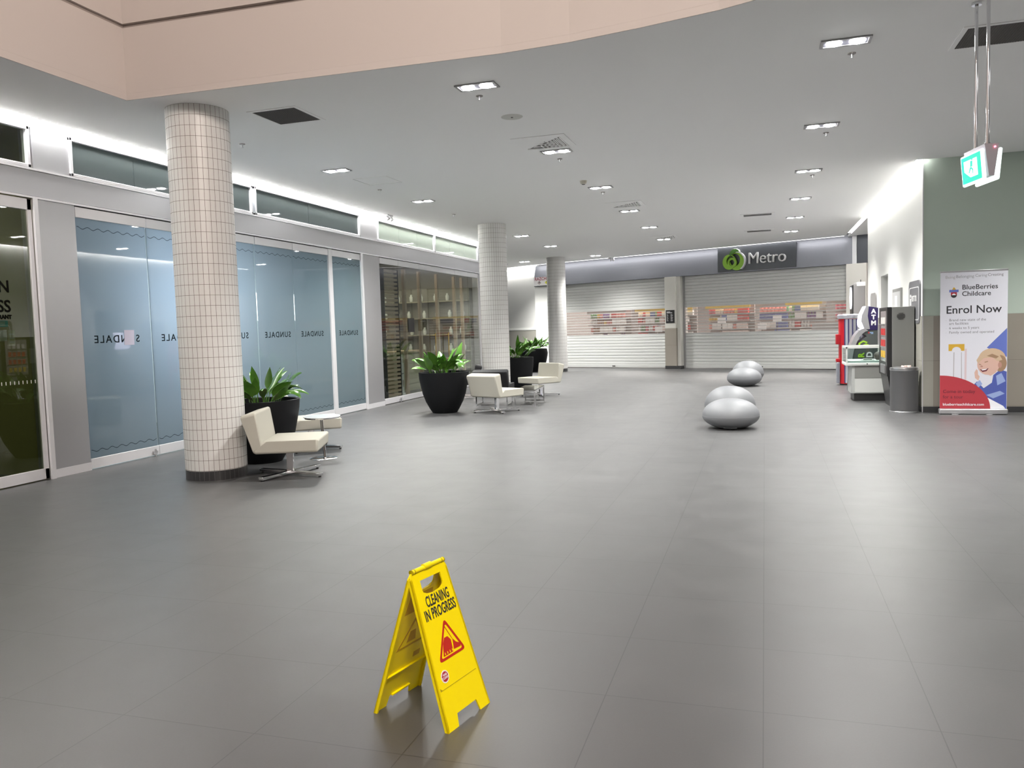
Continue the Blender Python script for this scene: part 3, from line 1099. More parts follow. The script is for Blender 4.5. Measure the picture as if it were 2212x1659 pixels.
b.done('wall_green_dado', STONE, kind='structure')
b = MB()
b.box(XR + 0.003, 9, 13.515, 13.68, 0, 0.085)
b.done('baseboard_green', CHARCOAL, kind='structure')
MB().box(XR - 0.004, XR + 0.008, 13.512, 13.524, 0, ZC).done('trim_9', FRAME, kind='structure')

# pictures and signs on the right wall
q = thing('picture_frame', 'grey framed poster hanging on the white wall above the vending machine', 'picture', (XR, 15.86, 0))
MB().box(-0.03, 0, -0.48, 0.48, 1.2, 1.97).done('frame', mat('frame_grey', (0.25, 0.25, 0.24), 0.4), q, bevel=0.004)
b = MB()
b.box(-0.033, -0.03, -0.42, 0.42, 1.26, 1.91)
b.done('poster', mat('poster_grey', (0.5, 0.5, 0.5), 0.5), q)
b = MB()
b.box(-0.0345, -0.033, -0.12, 0.14, 1.55, 1.84)
b.box(-0.0345, -0.033, -0.38, 0.2, 1.5, 1.56)
b.box(-0.0345, -0.033, -0.15, 0.2, 1.28, 1.45)
b.done('poster_figure', mat('poster_pale', (0.75, 0.73, 0.72), 0.5), q)
q = thing('information_sign', 'dark grey rounded information sign with white i on the wall next to the green corner', 'sign', (XR - 0.001, 14.13, 0))
RX = Matrix(((0, 0, 1, 0), (-1, 0, 0, 0), (0, 1, 0, 0), (0, 0, 0, 1)))   # flat x,y -> -Y,Z, thickness along X


def rrect(x0, x1, y0, y1, r, n=5):
    p = []
    for cx, cy, a in ((x1 - r, y1 - r, 0), (x0 + r, y1 - r, 90), (x0 + r, y0 + r, 180), (x1 - r, y0 + r, 270)):
        for i in range(n + 1):
            t = radians(a + 90 * i / n)
            p.append((cx + r * cos(t), cy + r * sin(t)))
    return p


MB().prism(rrect(-0.49, 0.49, 1.35, 2.02, 0.10), -0.02, 0, M=RX).done('board', mat('info_grey', (0.16, 0.16, 0.17), 0.45), q)
MB().prism(rrect(-0.43, 0.43, 1.40, 1.92, 0.07), -0.0225, -0.02, [rrect(-0.41, 0.41, 1.415, 1.908, 0.06)], M=RX).done('outline', WL, q)
b = MB()
b.box(-0.024, -0.02, 0.24, 0.34, 1.765, 1.81)
b.box(-0.024, -0.02, 0.24, 0.34, 1.635, 1.75)
b.done('letter_i', WL, q)
text('lettering', "VISITOR", 0.125, WL, q, (-0.024, 0.20, 1.70), (pi / 2, 0, -pi / 2), 0.001, 0.004, sx=1.0)
q = thing('arched_sign', 'plain grey arched panel on the white wall beyond the doorway', 'sign', (XR, 19.2, 0))
MB().prism(rrect(-0.45, 0.45, 0.9, 2.0, 0.12), -0.02, 0, M=RX).done('board', mat('arch_grey', (0.28, 0.27, 0.26), 0.5), q)

# ================================================================== COLUMNS
for (x, y, lb, nm) in ((-5.54, 7.09, 'white tiled round column nearest the camera, beside the cream chair', 1), (-5.76, 17.1, 'white tiled round column in the middle of the row, behind the seating', 2),
                  (-6.60, 26.1, 'white tiled round column furthest away, in front of the supermarket', 3)):
    q = thing('tiled_column', lb, 'column', (x, y, 0), group='white tiled round columns')
    MB().lathe([(0.31, 0.10), (0.31, ZC)], seg=76).done('shaft', TILE, q, smooth=True)
    MB().lathe([(0.309, 0), (0.309, 0.10)], seg=76).done('skirting', SKIRT, q, smooth=True)

# ================================================================== CEILING FITTINGS
TRIM = mat('fitting_trim', (0.16, 0.16, 0.2), 0.35, 0.6)


def downlight():
    q = thing('twin_downlight', '', 'light')
    MB().prism([(-0.20, -0.095), (0.20, -0.095), (0.20, 0.095), (-0.20, 0.095)], -0.012, 0.0, [[(-0.175, -0.07), (0.175, -0.07), (0.175, 0.07), (-0.175, 0.07)]]).done('trim_frame', mat('frame_silver', (0.3, 0.3, 0.31), 0.35, 0.6), q)
    MB().box(-0.176, 0.176, -0.071, 0.071, -0.006, 0.0).done('housing', TRIM, q)
    for s in (-1, 1):
        MB().lathe([(0.03, -0.022), (0.055, -0.018), (0.066, -0.0065)], c=(s * 0.092, 0), seg=24).done('lens', LENS, q, smooth=True)
        # two lamps inside each fitting
        lamp('lamp', 'SPOT', (s * 0.092, 0, -0.03), DOWNLIGHT_W / 2, (1, 0.985, 0.95), parent=q, spot_size=radians(125), spot_blend=0.9, shadow_soft_size=0.055)
    return q


rows = []
ords = ['nearest', 'second', 'third', 'fourth', 'fifth', 'sixth']
for ys, x, nm in (((10.33, 13.37, 19.45, 22.32), -5.78, 'left row by the shop fronts'), ((7.41, 10.49, 13.48, 16.49, 19.43, 22.36), -2.60, 'middle row'), ((7.48, 10.51, 13.54, 16.50, 19.42, 22.34), 0.67, 'right row')):
    for i, y in enumerate(ys):
        rows.append((x, y, '%s twin ceiling downlight of the %s' % (ords[i], nm)))
rows += [(-7.91, 26.9, 'ceiling downlight by the far white wall, beyond the middle column'), (-5.25, 26.1, 'ceiling downlight close to the supermarket fascia, right of the furthest column'),
         (-8.9, 27.4, 'ceiling downlight nearest the far white wall, left of the other')]
dl = downlight()
for i, (x, y, lb) in enumerate(rows):
    o = dl if i == 0 else copy_tree(dl)
    o.location = (x, y, ZC - 0.001)
    tag(o, lb, 'light', 'twin ceiling downlights')
# lamps out of the frame; the middle one added to brighten the green wall
for x, y, lb in ((3.9, 7.5, 'twin ceiling downlight right of the exit sign, out of the frame'), (3.9, 11.3, 'added twin ceiling downlight brightening the green wall, out of the frame'), (3.9, 3.4, 'twin ceiling downlight right of the camera')):
    o = copy_tree(dl)
    o.location = (x, y, ZC - 0.001)
    tag(o, lb, 'light', 'twin ceiling downlights')

GR = mat('grille_dark', (0.055, 0.05, 0.045), 0.6)


def return_grille(x, y, w, d, lb):
    q = thing('return_grille', lb, 'vent', (x, y, ZC))
    MB().prism([(-w - .04, -d - .04), (w + .04, -d - .04), (w + .04, d + .04), (-w - .04, d + .04)], -0.006, 0, [[(-w, -d), (w, -d), (w, d), (-w, d)]]).done('frame', CEIL, q)
    MB().box(-w, w, -d, d, -0.003, 0).done('mesh', GR, q)
    b = MB()
    k = -w + 0.01
    while k < w:
        b.box(k, k + 0.004, -d, d, -0.006, -0.003)
        k += 0.02
    b.done('bars', mat('grille_bar', (0.10, 0.09, 0.085), 0.6), q)


return_grille(-4.81, 7.60, 0.25, 0.26, 'square dark return air grille in the ceiling right of the nearest column')
return_grille(1.87, 7.80, 0.27, 0.26, 'square dark return air grille in the ceiling behind the exit sign poles')


def diffuser(x, y, lb):
    q = thing('air_diffuser', lb, 'vent', (x, y, ZC), group='louvred ceiling air diffusers')
    MB().box(-0.34, 0.34, -0.33, 0.33, -0.008, 0).done('plate', CEIL, q, bevel=0.003)
    n_ = 7
    b = MB()
    g = MB()
    # blades turn the corner on the diagonal; their open dark side shows in the far half
    for i in range(n_):
        k = 0.26 - i * 0.052
        b.box(k - 0.012, k, 0.26 - 2 * k if False else -k + 0.04, 0.26, -0.024, -0.008)
        b.box(-k - 0.02, 0.26 - i * 0.04, k - 0.012, k, -0.024, -0.008) if i % 2 == 0 else None
        g.box(k - 0.034, k - 0.012, -k + 0.06, 0.26, -0.0115, -0.008) if i < 5 else None
    b.done('blades', CEIL, q)
    g.prism([(-0.26, 0.26), (0.02, 0.26), (0.02, -0.0)], -0.0105, -0.008, mi=0)
    g.done('throat', GR, q)


diffuser(-2.62, 9.92, 'white louvred air diffuser in the ceiling, nearest of the three, beside a twin lamp')
diffuser(-2.52, 15.55, 'white louvred air diffuser in the ceiling, middle of the three')
diffuser(-2.52, 21.85, 'white louvred air diffuser in the ceiling, furthest of the three')
for x, y, lb in ((-0.13, 18.5, 'slot shaped air vent in the ceiling, nearer of the two'), (-0.12, 21.75, 'slot shaped air vent in the ceiling, further of the two')):
    q = thing('slot_vent', lb, 'vent', (x, y, ZC))
    MB().box(-0.36, 0.36, -0.19, 0.19, -0.008, 0).done('plate', CEIL, q)
    MB().box(-0.29, 0.29, -0.13, 0.13, -0.012, -0.008).done('slot', GR, q)
    b = MB()
    for k in range(4):
        b.box(-0.29, 0.29, -0.10 + k * 0.06, -0.095 + k * 0.06, -0.02, -0.012)
    b.done('blades', STEEL, q)

spk = []
for i, (x, y, lb) in enumerate(((-2.69, 7.73, 'small ceiling sprinkler just beyond the nearest middle twin lamp'), (-2.68, 10.99, 'small ceiling sprinkler beyond the second middle twin lamp'), (-5.99, 8.46, 'small ceiling sprinkler right of the nearest column top'),
           (-5.95, 12.02, 'small ceiling sprinkler between the left twin lamps'), (-5.91, 15.19, 'small ceiling sprinkler left of the middle column top'), (0.75, 7.83, 'small ceiling sprinkler just beyond the nearest right twin lamp'),
           (0.75, 10.95, 'small ceiling sprinkler beyond the second right twin lamp'), (0.75, 14.0, 'small ceiling sprinkler beyond the third right twin lamp'), (-2.66, 14.0, 'small ceiling sprinkler beyond the third middle twin lamp'))):
    if i == 0:
        q = thing('ceiling_sprinkler', lb, 'sprinkler')
        MB().lathe([(0.035, -0.006), (0.035, 0)], seg=20).done('rose', mat('rose_grey', (0.22, 0.2, 0.19), 0.4), q)
        b = MB()
        b.lathe([(0.008, -0.04), (0.01, -0.006)], seg=10)
        b.lathe([(0.016, -0.044), (0.016, -0.04)], seg=12)
        b.done('nozzle', STEEL, q)
        spk = q
    else:
        q = copy_tree(spk)
    q.location = (x, y, ZC)
    tag(q, lb, 'sprinkler', 'ceiling sprinklers')
q = thing('ceiling_speaker', 'round white ceiling speaker before the nearest air diffuser', 'speaker', (-2.63, 8.62, ZC))
MB().lathe([(0.11, -0.006), (0.12, 0)], seg=36).done('grille', mat('speaker_white', (0.55, 0.55, 0.52), 0.7), q)
MB().lathe([(0.012, -0.01), (0.012, -0.006)], seg=12).done('centre', DARK, q)
q = thing('smoke_detector', 'small cream smoke detector in the ceiling left of the third middle lamp', 'detector', (-2.74, 12.78, ZC))
MB().lathe([(0.03, -0.055), (0.05, -0.04), (0.06, 0)], seg=24).done('body', mat('detector_cream', (0.6, 0.57, 0.48), 0.5), q, smooth=True)
MB().lathe([(0.02, -0.062), (0.03, -0.055)], seg=16).done('sensor', DARK, q)
for (x, y, rz, lb) in ((-7.08, 14.62, 0.0, 'small white twin emergency spot light at the left wall top'), (-4.95, 27.3, TH, 'small twin emergency spot light on the supermarket fascia')):
    q = thing('emergency_light', lb, 'light', (x, y, ZC), rz)
    MB().box(-0.05, 0.05, -0.12, 0.12, -0.03, 0).done('bracket', FRAME, q, bevel=0.004)
    for s in (-1, 1):
        b = MB()
        b.tube((0, s * 0.08, -0.03), (0.05, s * 0.08, -0.10), 0.025, r2=0.042, seg=16)
        b.done('spot_head', FRAME, q)
# access hatch outline
b = MB()
b.prism([(-0.28, -0.28), (0.28, -0.28), (0.28, 0.28), (-0.28, 0.28)], -0.003, 0, [[(-0.272, -0.272), (0.272, -0.272), (0.272, 0.272), (-0.272, 0.272)]])
b.done('access_hatch', mat('hatch_line', (0.6, 0.6, 0.59), 0.7), loc=(-5.62, 11.3, ZC), label='thin outline of a square access hatch in the ceiling by the left lamp row', cat='hatch')

# exit sign on poles
q = thing('exit_sign', 'lit green and white exit sign hanging on two chrome poles from the ceiling', 'sign', (1.55, 6.88, 2.56), radians(101))
GRN = mat('exit_green', (0.0, 0.25, 0.13), 0.4, emit=(0.0, 0.62, 0.36), es=0.45)
EXW = mat('exit_white', (0.9, 0.95, 0.93), 0.4, emit=(0.8, 1, 0.94), es=0.55)
SIG = mat('sign_grey', (0.3, 0.28, 0.31), 0.4)
b = MB()
b.prism([(-0.018, -0.10), (0.018, -0.10), (0.05, 0.13), (-0.05, 0.13)], -0.17, 0.17, M=Matrix(((0, 0, 1, 0), (1, 0, 0, 0), (0, 1, 0, 0), (0, 0, 0, 1))))
b.done('housing', SIG, q)
for s in (-1, 1):
    MM = Matrix.Translation((0, s * 0.055, 0)) @ Matrix.Rotation(s * radians(-5), 4, 'X')
    f = MB().box(-0.175, 0.175, -0.012, 0.012, -0.13, 0.10, M=MM).done('face_panel', EXW, q, bevel=0.012, seg=3)
    g = MM @ Matrix.Translation((0, s * 0.0135, 0))
    b = MB()
    b.box(-0.155, 0.155, -0.001, 0.001, 0.055, 0.085, M=g)
    b.box(-0.155, -0.10, -0.001, 0.001, -0.11, 0.055, M=g)
    b.box(0.12, 0.155, -0.001, 0.001, -0.11, 0.055, M=g)
    b.box(-0.10, 0.12, -0.001, 0.001, -0.11, -0.075, M=g)
    b.faces([g @ Vector(p) for p in ((0.02, s * 0.0015, -0.075), (0.12, s * 0.0015, -0.075), (0.12, s * 0.0015, -0.02))], [(0, 1, 2)])
    b.done('green_pictogram', GRN, q)
    # running figure
    fig = [([(-0.02, 0.0), (0.02, 0.0), (0.03, 0.045), (-0.01, 0.05)], GRN), (circ(0.022, 0.065 - 0.005, 0.011), GRN), ([(-0.02, 0.0), (-0.05, -0.04), (-0.04, -0.05), (0.0, -0.01)], GRN), ([(0.0, 0.0), (0.035, -0.025), (0.03, -0.06), (0.02, -0.06), (0.02, -0.03), (-0.01, -0.01)], GRN)]
    o = flat_print('running_figure', fig, q, (0, 0, 0), (0, 0, 0))
    o.matrix_local = MM @ Matrix.Translation((0, s * 0.0135, 0)) @ Matrix.Rotation(-s * pi / 2, 4, 'X').inverted() if s < 0 else MM @ Matrix.Translation((0, 0.0135, 0)) @ Matrix.Rotation(pi, 4, 'Z') @ Matrix.Rotation(pi / 2, 4, 'X')
    o.scale = (0.9, 0.9, 1)
for x in (-0.1, 0.09):
    b = MB()
    b.tube((x, 0, 0.13), (x, 0, ZC - 2.56 - 0.005), 0.0125, seg=16)
    b.lathe([(0.02, 0.13), (0.02, 0.15)], c=(x, 0), seg=16)
    b.lathe([(0.035, ZC - 2.56 - 0.02), (0.035, ZC - 2.56 - 0.003)], c=(x, 0), seg=20)
    b.done('hanging_pole', CHROME, q, smooth=True)
MB().lathe([(0.006, 0), (0.006, 0.006)], seg=10, M=Matrix.Translation((-0.171, -0.02, 0.105)) @ Matrix.Rotation(-pi / 2, 4, 'Y')).done('indicator_light', mat('red_led', (0.8, 0.05, 0.1), 0.4, emit=(1, 0.1, 0.2), es=5), q)

# ================================================================== LOUNGE CHAIRS
PROF = [(0.36, 0.40), (0.345, 0.27), (-0.29, 0.27), (-0.41, 0.665), (-0.255, 0.70), (-0.20, 0.41)]
YM = Matrix(((1, 0, 0, 0), (0, 0, 1, 0), (0, 1, 0, 0), (0, 0, 0, 1)))   # flat x,y -> X,Z, thickness along Y


def lounge(label, loc, rz, up, base='cross', group=None):
    q = thing('lounge_chair', label, 'chair', (*loc, 0), rz, group)
    MB().prism([(0.36, 0.405), (0.35, 0.275), (-0.285, 0.275), (-0.30, 0.32), (-0.19, 0.405)], -0.345, 0.345, M=YM).done('seat', up, q, bevel=0.03, seg=4)
    MB().prism([(-0.20, 0.33), (-0.29, 0.272), (-0.41, 0.665), (-0.255, 0.705)], -0.345, 0.345, M=YM).done('backrest', up, q, bevel=0.028, seg=4)
    MB().box(-0.16, 0.2, -0.15, 0.15, 0.262, 0.276).done('mounting_plate', BLACK, q)
    if base == 'cross':
        MB().box(-0.036, 0.036, -0.024, 0.024, 0.04, 0.262).done('pedestal', CHROME, q, bevel=0.004)
        b = MB()
        for a in (57, 147, 237, 327):
            d = Vector((cos(radians(a)), sin(radians(a)), 0))
            b.bar(d * 0.01 + Vector((0, 0, 0.034)), d * 0.42 + Vector((0, 0, 0.030)), 0.06, 0.028)
        b.done('star_base', CHROME, q, bevel=0.003)
        for a in (57, 147, 237, 327):
            d = Vector((cos(radians(a)), sin(radians(a)), 0))
            MB().lathe([(0.014, 0), (0.014, 0.018)], c=(d.x * 0.4, d.y * 0.4), seg=12).done('glide', BLACK, q)
    else:
        for s in (-1, 1):
            b = MB()
            b.box(-0.26, 0.32, s * 0.30 - 0.012, s * 0.30 + 0.012, 0.0, 0.024)
            b.box(-0.26, -0.236, s * 0.30 - 0.012, s * 0.30 + 0.012, 0.024, 0.262)
            b.box(0.296, 0.32, s * 0.30 - 0.012, s * 0.30 + 0.012, 0.024, 0.262)
            b.done('leg_frame', CHROME, q, bevel=0.002)
    return q


CG = 'cream lounge chairs'
lounge('cream lounge chair in front of the nearest tiled column, facing right', (-4.76, 7.265), radians(21.7), CREAM, group=CG)
lounge('cream lounge chair seen from behind beside the big black planter', (-4.55, 13.47), radians(66), CREAM, group=CG)
lounge('cream lounge chair facing left beyond the low rectangular table', (-4.66, 16.80), radians(-124), CREAM, group=CG)
lounge('cream lounge chair behind the round glass table and nearest planter', (-5.57, 9.0), radians(37), CREAM, group=CG)
lounge('black lounge chair on chrome sled legs behind the cream chair seen from behind', (-5.04, 14.78), radians(97), BLACKUP, 'sled', group='black lounge chairs')
k = lounge('black lounge chair with buttoned back leaning before the clear glass shop', (-6.35, 16.6), radians(200), BLACKUP, 'sled', group='black lounge chairs')
b = MB()
for y in (-0.2, 0, 0.2):
    for t in (0.35, 0.65):
        p = Vector((-0.29, 0.272)).lerp(Vector((-0.41, 0.665)), t)
        b.lathe([(0.012, -0.004), (0.012, 0.006)], seg=10, M=Matrix.Translation((p.x, y, p.y)) @ Matrix.Rotation(-radians(107), 4, 'Y'))
b.done('buttons', BLACK, k)

# round glass table
q = thing('round_side_table', 'small round glass side table on a chrome disc base by the nearest planter', 'table', (-4.98, 8.30, 0))
MB().lathe([(0.213, 0.493), (0.216, 0.498), (0.213, 0.503)], seg=40).done('tabletop', mat('white_glass', (0.75, 0.8, 0.82), 0.06), q)
MB().lathe([(0.20, 0.478), (0.20, 0.4925)], seg=40).done('top_plate', CHROME, q)
b = MB()
b.tube((0.03, -0.02, 0.014), (-0.02, 0.02, 0.478), 0.017, seg=16)
b.done('stem', CHROME, q, smooth=True)
MB().lathe([(0.165, 0), (0.165, 0.006), (0.15, 0.012), (0.02, 0.018)], seg=40).done('base_disc', CHROME, q, smooth=True)

# low rectangular table with chrome frame
q = thing('coffee_table', 'low rectangular dark glass table with square chrome legs between cream chairs', 'table', (-4.38, 15.0, 0), radians(97))
MB().box(-0.60, 0.60, -0.20, 0.20, 0.30, 0.312).done('tabletop', mat('smoked_glass', (0.035, 0.034, 0.028), 0.12, spec=0.25), q, bevel=0.003)
MB().prism([(-0.6, -0.2), (0.6, -0.2), (0.6, 0.2), (-0.6, 0.2)], 0.278, 0.30, [[(-0.575, -0.175), (0.575, -0.175), (0.575, 0.175), (-0.575, 0.175)]]).done('top_rail', CHROME, q)
for sx in (-1, 1):
    for sy in (-1, 1):
        MB().box(sx * 0.588 - 0.012, sx * 0.588 + 0.012, sy * 0.188 - 0.012, sy * 0.188 + 0.012, 0, 0.278).done('leg', CHROME, q, bevel=0.002)
    MB().box(sx * 0.588 - 0.012, sx * 0.588 + 0.012, -0.176, 0.176, 0.0, 0.024).done('floor_rail', CHROME, q)

# ================================================================== PLANTERS
def planter(label, loc, seed, nleaf=40, hgt=0.72, rr=0.45, rb=0.22, straight=False, lush=1.0):
    q = thing('potted_plant', label, 'plant', (*loc, 0), group='black planters with broad green leaves')
    if straight:
        pr = [(rb * 1.35, 0), (rb * 1.5, 0.05), (rr * 0.93, 0.4), (rr * 0.98, 0.6), (rr, hgt)]
    else:
        pr = [(rb, 0), (rb + 0.05, 0.08), (rb + 0.115, 0.2), (rb + 0.165, 0.34), (rb + 0.20, 0.50), (rb + 0.222, 0.62), (rr, hgt)]
    s = rr / pr[-1][0]
    pr2 = pr + [(rr - 0.02, hgt + 0.004), (rr - 0.035, hgt - 0.005), (rr - 0.05, hgt - 0.10)]
    MB().lathe(pr2, seg=48).done('pot', POT, q, smooth=True)
    b = MB()
    rs = random.Random(seed)
    b.lathe([(rr - 0.05, hgt - 0.099), (rr - 0.05, hgt - 0.07), (0.05, hgt - 0.06)], seg=30)
    b.done('soil', SOIL, q)
    b = MB()
    pet = MB()
    for i in range(nleaf):
        a = rs.uniform(0, 2 * pi)
        r0 = rs.uniform(0.02, rr - 0.13)
        az_ = a + rs.uniform(-0.5, 0.5)
        base = Vector((r0 * cos(a), r0 * sin(a), hgt - 0.07))
        out = Vector((cos(az_), sin(az_), 0))
        Lp = rs.uniform(0.10, 0.26) * lush
        Ll = rs.uniform(0.26, 0.42) * lush
        wd = rs.uniform(0.045, 0.085)
        th = radians(rs.uniform(62, 86)) - r0 * 0.4
        bend = rs.uniform(0.1, 1.9) if rs.random() < 0.7 else rs.uniform(1.6, 2.6)
        roll = rs.uniform(-0.8, 0.8)
        p = base.copy()
        N = 14
        tot = Lp + Ll
        side0 = Vector((-out.y, out.x, 0))
        prev = None
        for k2 in range(N + 1):
            t = k2 / N
            sdist = t * tot
            ang_ = th - bend * max(0, (sdist - Lp * 0.7) / tot) * 1.2
            dirv = out * cos(ang_) + Vector((0, 0, sin(ang_)))
            if k2:
                p = p + dirv * (tot / N)
            if sdist < Lp:
                wv = 0.0045
            else:
                x = (sdist - Lp) / Ll
                wv = max(0.0015, wd * (sin(pi * min(1, x ** 0.75)) ** 0.8) * (1 - 0.25 * x))
            nrm = side0.cross(dirv).normalized()
            sv = (side0 * cos(roll) + nrm * sin(roll))
            n2 = sv.cross(dirv).normalized()
            l = b.bm.verts.new(p - sv * wv + n2 * wv * 0.35)
            c = b.bm.verts.new(p)
            r = b.bm.verts.new(p + sv * wv + n2 * wv * 0.35)
            if prev:
                b.bm.faces.new((prev[0], prev[1], c, l))
                b.bm.faces.new((prev[1], prev[2], r, c))
            prev = (l, c, r)
    b.done('foliage', LEAF, q, smooth=True)
    return q


planter('big black planter with broad leaves behind the nearest cream chair and column', (-5.62, 8.02), 3, 44, lush=0.95)
planter('big round black planter with bright leaves left of the chair seen from behind', (-5.50, 13.36), 8, 46, hgt=0.73)
planter('black planter with broad leaves right behind the middle tiled column', (-5.70, 18.35), 15, 44, rb=0.25, straight=True, hgt=0.78, rr=0.44, lush=1.05)
planter('black planter with broad leaves furthest away beside the last tiled column', (-7.50, 26.3), 21, 50, hgt=0.77, rb=0.26, lush=1.0)

# ================================================================== PEBBLE SEATS
PEB = mat('silver_fibreglass', (0.17, 0.176, 0.186), 0.5, 0.05, spec=0.35)
noise_bump(PEB, 400, 0.15, 0.001)


def pebble(label, loc, rx, ry, h, rz=0.0):
    q = thing('pebble_seat', label, 'seat', (*loc, 0), rz, 'silver pebble seats')
    pr = []
    n = 22
    for i in range(n + 1):
        t = -1 + 2 * i / n
        # flattened base, rounded crown, widest at 45 % of the height
        zc = 0.43 * h
        if t < 0:
            z = zc + t * zc
            r = (1 - abs(t) ** 2.2 * 0.60) ** 0.9 if t > -0.999 else 0.44
        else:
            z = zc + (h - zc) * sin(t * pi / 2)
            r = max(0.001, cos(t * pi / 2)) ** 0.92
        pr.append((r, z))
    S = Matrix.Diagonal((rx, ry, 1, 1))
    MB().lathe(pr, seg=56, M=S).done('body', PEB, q, smooth=True)
    b = MB()
    b.lathe([(1.002, 0.425 * h), (1.004, 0.43 * h), (1.002, 0.435 * h)], seg=56, M=S, cap=False)
    b.done('seam_line', mat('seam_grey', (0.25, 0.26, 0.27), 0.4), q)
    MB().prism(rrect(-0.09, 0.09, 0.018, 0.04, 0.01), ry * 0.52, ry * 0.60, M=Matrix(((1, 0, 0, 0), (0, 0, -1, 0), (0, 1, 0, 0), (0, 0, 0, 1)))).done('foot_slot', mat('slot_grey', (0.12, 0.13, 0.14), 0.4), q)


pebble('silver pebble seat nearest the camera, in front of its twin', (-0.46, 11.45), 0.385, 0.38, 0.41)
pebble('silver pebble seat directly behind the nearest one', (-0.51, 12.42), 0.37, 0.38, 0.51)
pebble('silver pebble seat in the far pair, the one in front', (-0.46, 19.1), 0.385, 0.38, 0.42)
pebble('silver pebble seat in the far pair, half hidden at the back', (-0.40, 20.1), 0.37, 0.37, 0.53)

# ================================================================== RIGHT HAND SIDE
# litter bin
q = thing('litter_bin', 'dark grey round litter bin with bright steel rim beside the vending machine', 'bin', (2.035, 13.56, 0))
MB().lathe([(0.19, 0), (0.20, 0.02), (0.197, 0.035), (0.197, 0.64)], seg=40).done('body', mat('bin_grey', (0.10, 0.10, 0.103), 0.42, 0.3), q, smooth=True)
MB().lathe([(0.20, 0.60 + 0.04), (0.205, 0.66), (0.20, 0.685), (0.15, 0.69)], seg=40).done('rim', STEEL, q, smooth=True)
MB().lathe([(0.205, 0.0), (0.207, 0.015), (0.20, 0.022)], seg=40).done('base_ring', STEEL, q)
b = MB()
random.seed(2)
for i in range(5):
    M2 = Matrix.Translation((random.uniform(-0.08, 0.08), random.uniform(-0.08, 0.08), 0.69)) @ Matrix.Rotation(random.uniform(0, 3), 4, 'Z') @ Matrix.Rotation(random.uniform(-0.3, 0.3), 4, 'X')
    b.box(-0.03, 0.03, -0.02, 0.02, 0, 0.02, M=M2)
b.done('litter', mat('litter_paper', (0.7, 0.55, 0.5), 0.7), q)

# vending machine
q = thing('vending_machine', 'dark grey vending machine standing against the white wall behind the bin', 'vending machine', (1.85, 13.98, 0))
VG = mat('vending_grey', (0.21, 0.21, 0.20), 0.5, 0.1)
MB().box(0.07, 0.395, 0, 0.93, 0.52, 1.62).done('cabinet', VG, q, bevel=0.006)
MB().box(0.0, 0.068, 0.0, 0.93, 0.52, 1.62).done('door', BLACK, q, bevel=0.004)
b = MB()
b.prism([(0.10, 0.0), (0.40, 0.0), (0.40, 0.52), (0.02, 0.52)], -0.90, -0.08, M=YM @ Matrix.Scale(-1, 4, (0, 0, 1)) if False else YM @ Matrix.Translation((0, 0, 0.98)))
b.done('pedestal', mat('pedestal_dark', (0.04, 0.04, 0.042), 0.4), q)
MB().box(-0.012, 0.0, 0.06, 0.62, 0.75, 1.56).done('display_window', mat('vend_window', (0.30, 0.27, 0.27), 0.15), q)
random.seed(5)
for z in (0.80, 0.98, 1.16, 1.34):
    b = MB()
    b.box(-0.02, -0.012, 0.08, 0.60, z, z + 0.012)
    b.done('product_shelf', STEEL, q)
for k, (z, m_) in enumerate(((1.40, 'pack_white'), (1.22, 'pack_red'), (1.04, 'pack_red'), (0.86, 'pack_orange'))):
    b = MB()
    for y in (0.12, 0.24, 0.36, 0.48):
        b.box(-0.022, -0.0125, y, y + 0.07, z - 0.045, z + 0.06)
    b.done('product_row', MATS[m_], q)
MB().box(-0.03, 0.0, 0.68, 0.86, 1.0, 1.35).done('coin_panel', STEEL, q, bevel=0.004)
MB().box(-0.03, 0.0, 0.1, 0.55, 0.56, 0.70).done('delivery_flap', STEEL, q, bevel=0.004)
b = MB()
for i in range(5):
    wv = (0.035, 0.055, 0.06, 0.055, 0.035)[i]
    b.box(0.20 - wv, 0.20 + wv, -0.004, 0, 1.425 + i * 0.022, 1.433 + i * 0.022)
b.done('side_vents', BLACK, q)

# glass showcase kiosk
q = thing('display_kiosk', 'light grey kiosk counter with a glass display box on top', 'kiosk', (1.45, 15.36, 0))
KG = mat('kiosk_grey', (0.42, 0.43, 0.42), 0.45)
KL = mat('kiosk_light', (0.60, 0.61, 0.59), 0.45)
b = MB()
b.prism([(0.05, 0.0), (0.62, 0.0), (0.62, 0.13), (0.05, 0.13)], 0.02, 0.6, M=YM)
b.done('plinth', BLACK, q)
b = MB()
b.prism([(0.0, 0.13), (0.62, 0.13), (0.58, 0.62), (0.02, 0.62)], 0.0, 0.62, M=YM)
b.done('cabinet', KG, q, bevel=0.008)
MB().prism([(0.06, 0.15), (0.605, 0.15), (0.585, 0.395), (0.06, 0.395)], -0.006, 0.0, M=YM).done('front_panel', KL, q)
MB().prism([(0.06, 0.40), (0.585, 0.40), (0.57, 0.615), (0.06, 0.615)], -0.006, 0.0, M=YM).done('upper_panel', mat('kiosk_mid', (0.24, 0.24, 0.23), 0.45), q)
MB().box(-0.09, 0.56, -0.03, 0.75, 0.62, 0.675).done('deck', KL, q, bevel=0.015, seg=3)
MB().box(-0.05, 0.52, 0.0, 0.71, 0.676, 0.71).done('display_floor', mat('kiosk_white', (0.85, 0.85, 0.83), 0.4), q)
b = MB()
for x in (-0.085, 0.54):
    for y in (-0.025, 0.73):
        b.box(x - 0.0, x + 0.025, y, y + 0.025, 0.675, 0.955)
b.box(-0.085, 0.565, -0.025, 0.0, 0.93, 0.965)
b.box(-0.085, 0.565, 0.73, 0.755, 0.93, 0.965)
b.box(-0.085, -0.06, 0.0, 0.73, 0.93, 0.965)
b.box(0.54, 0.565, 0.0, 0.73, 0.93, 0.965)
b.done('display_frame', KL, q)
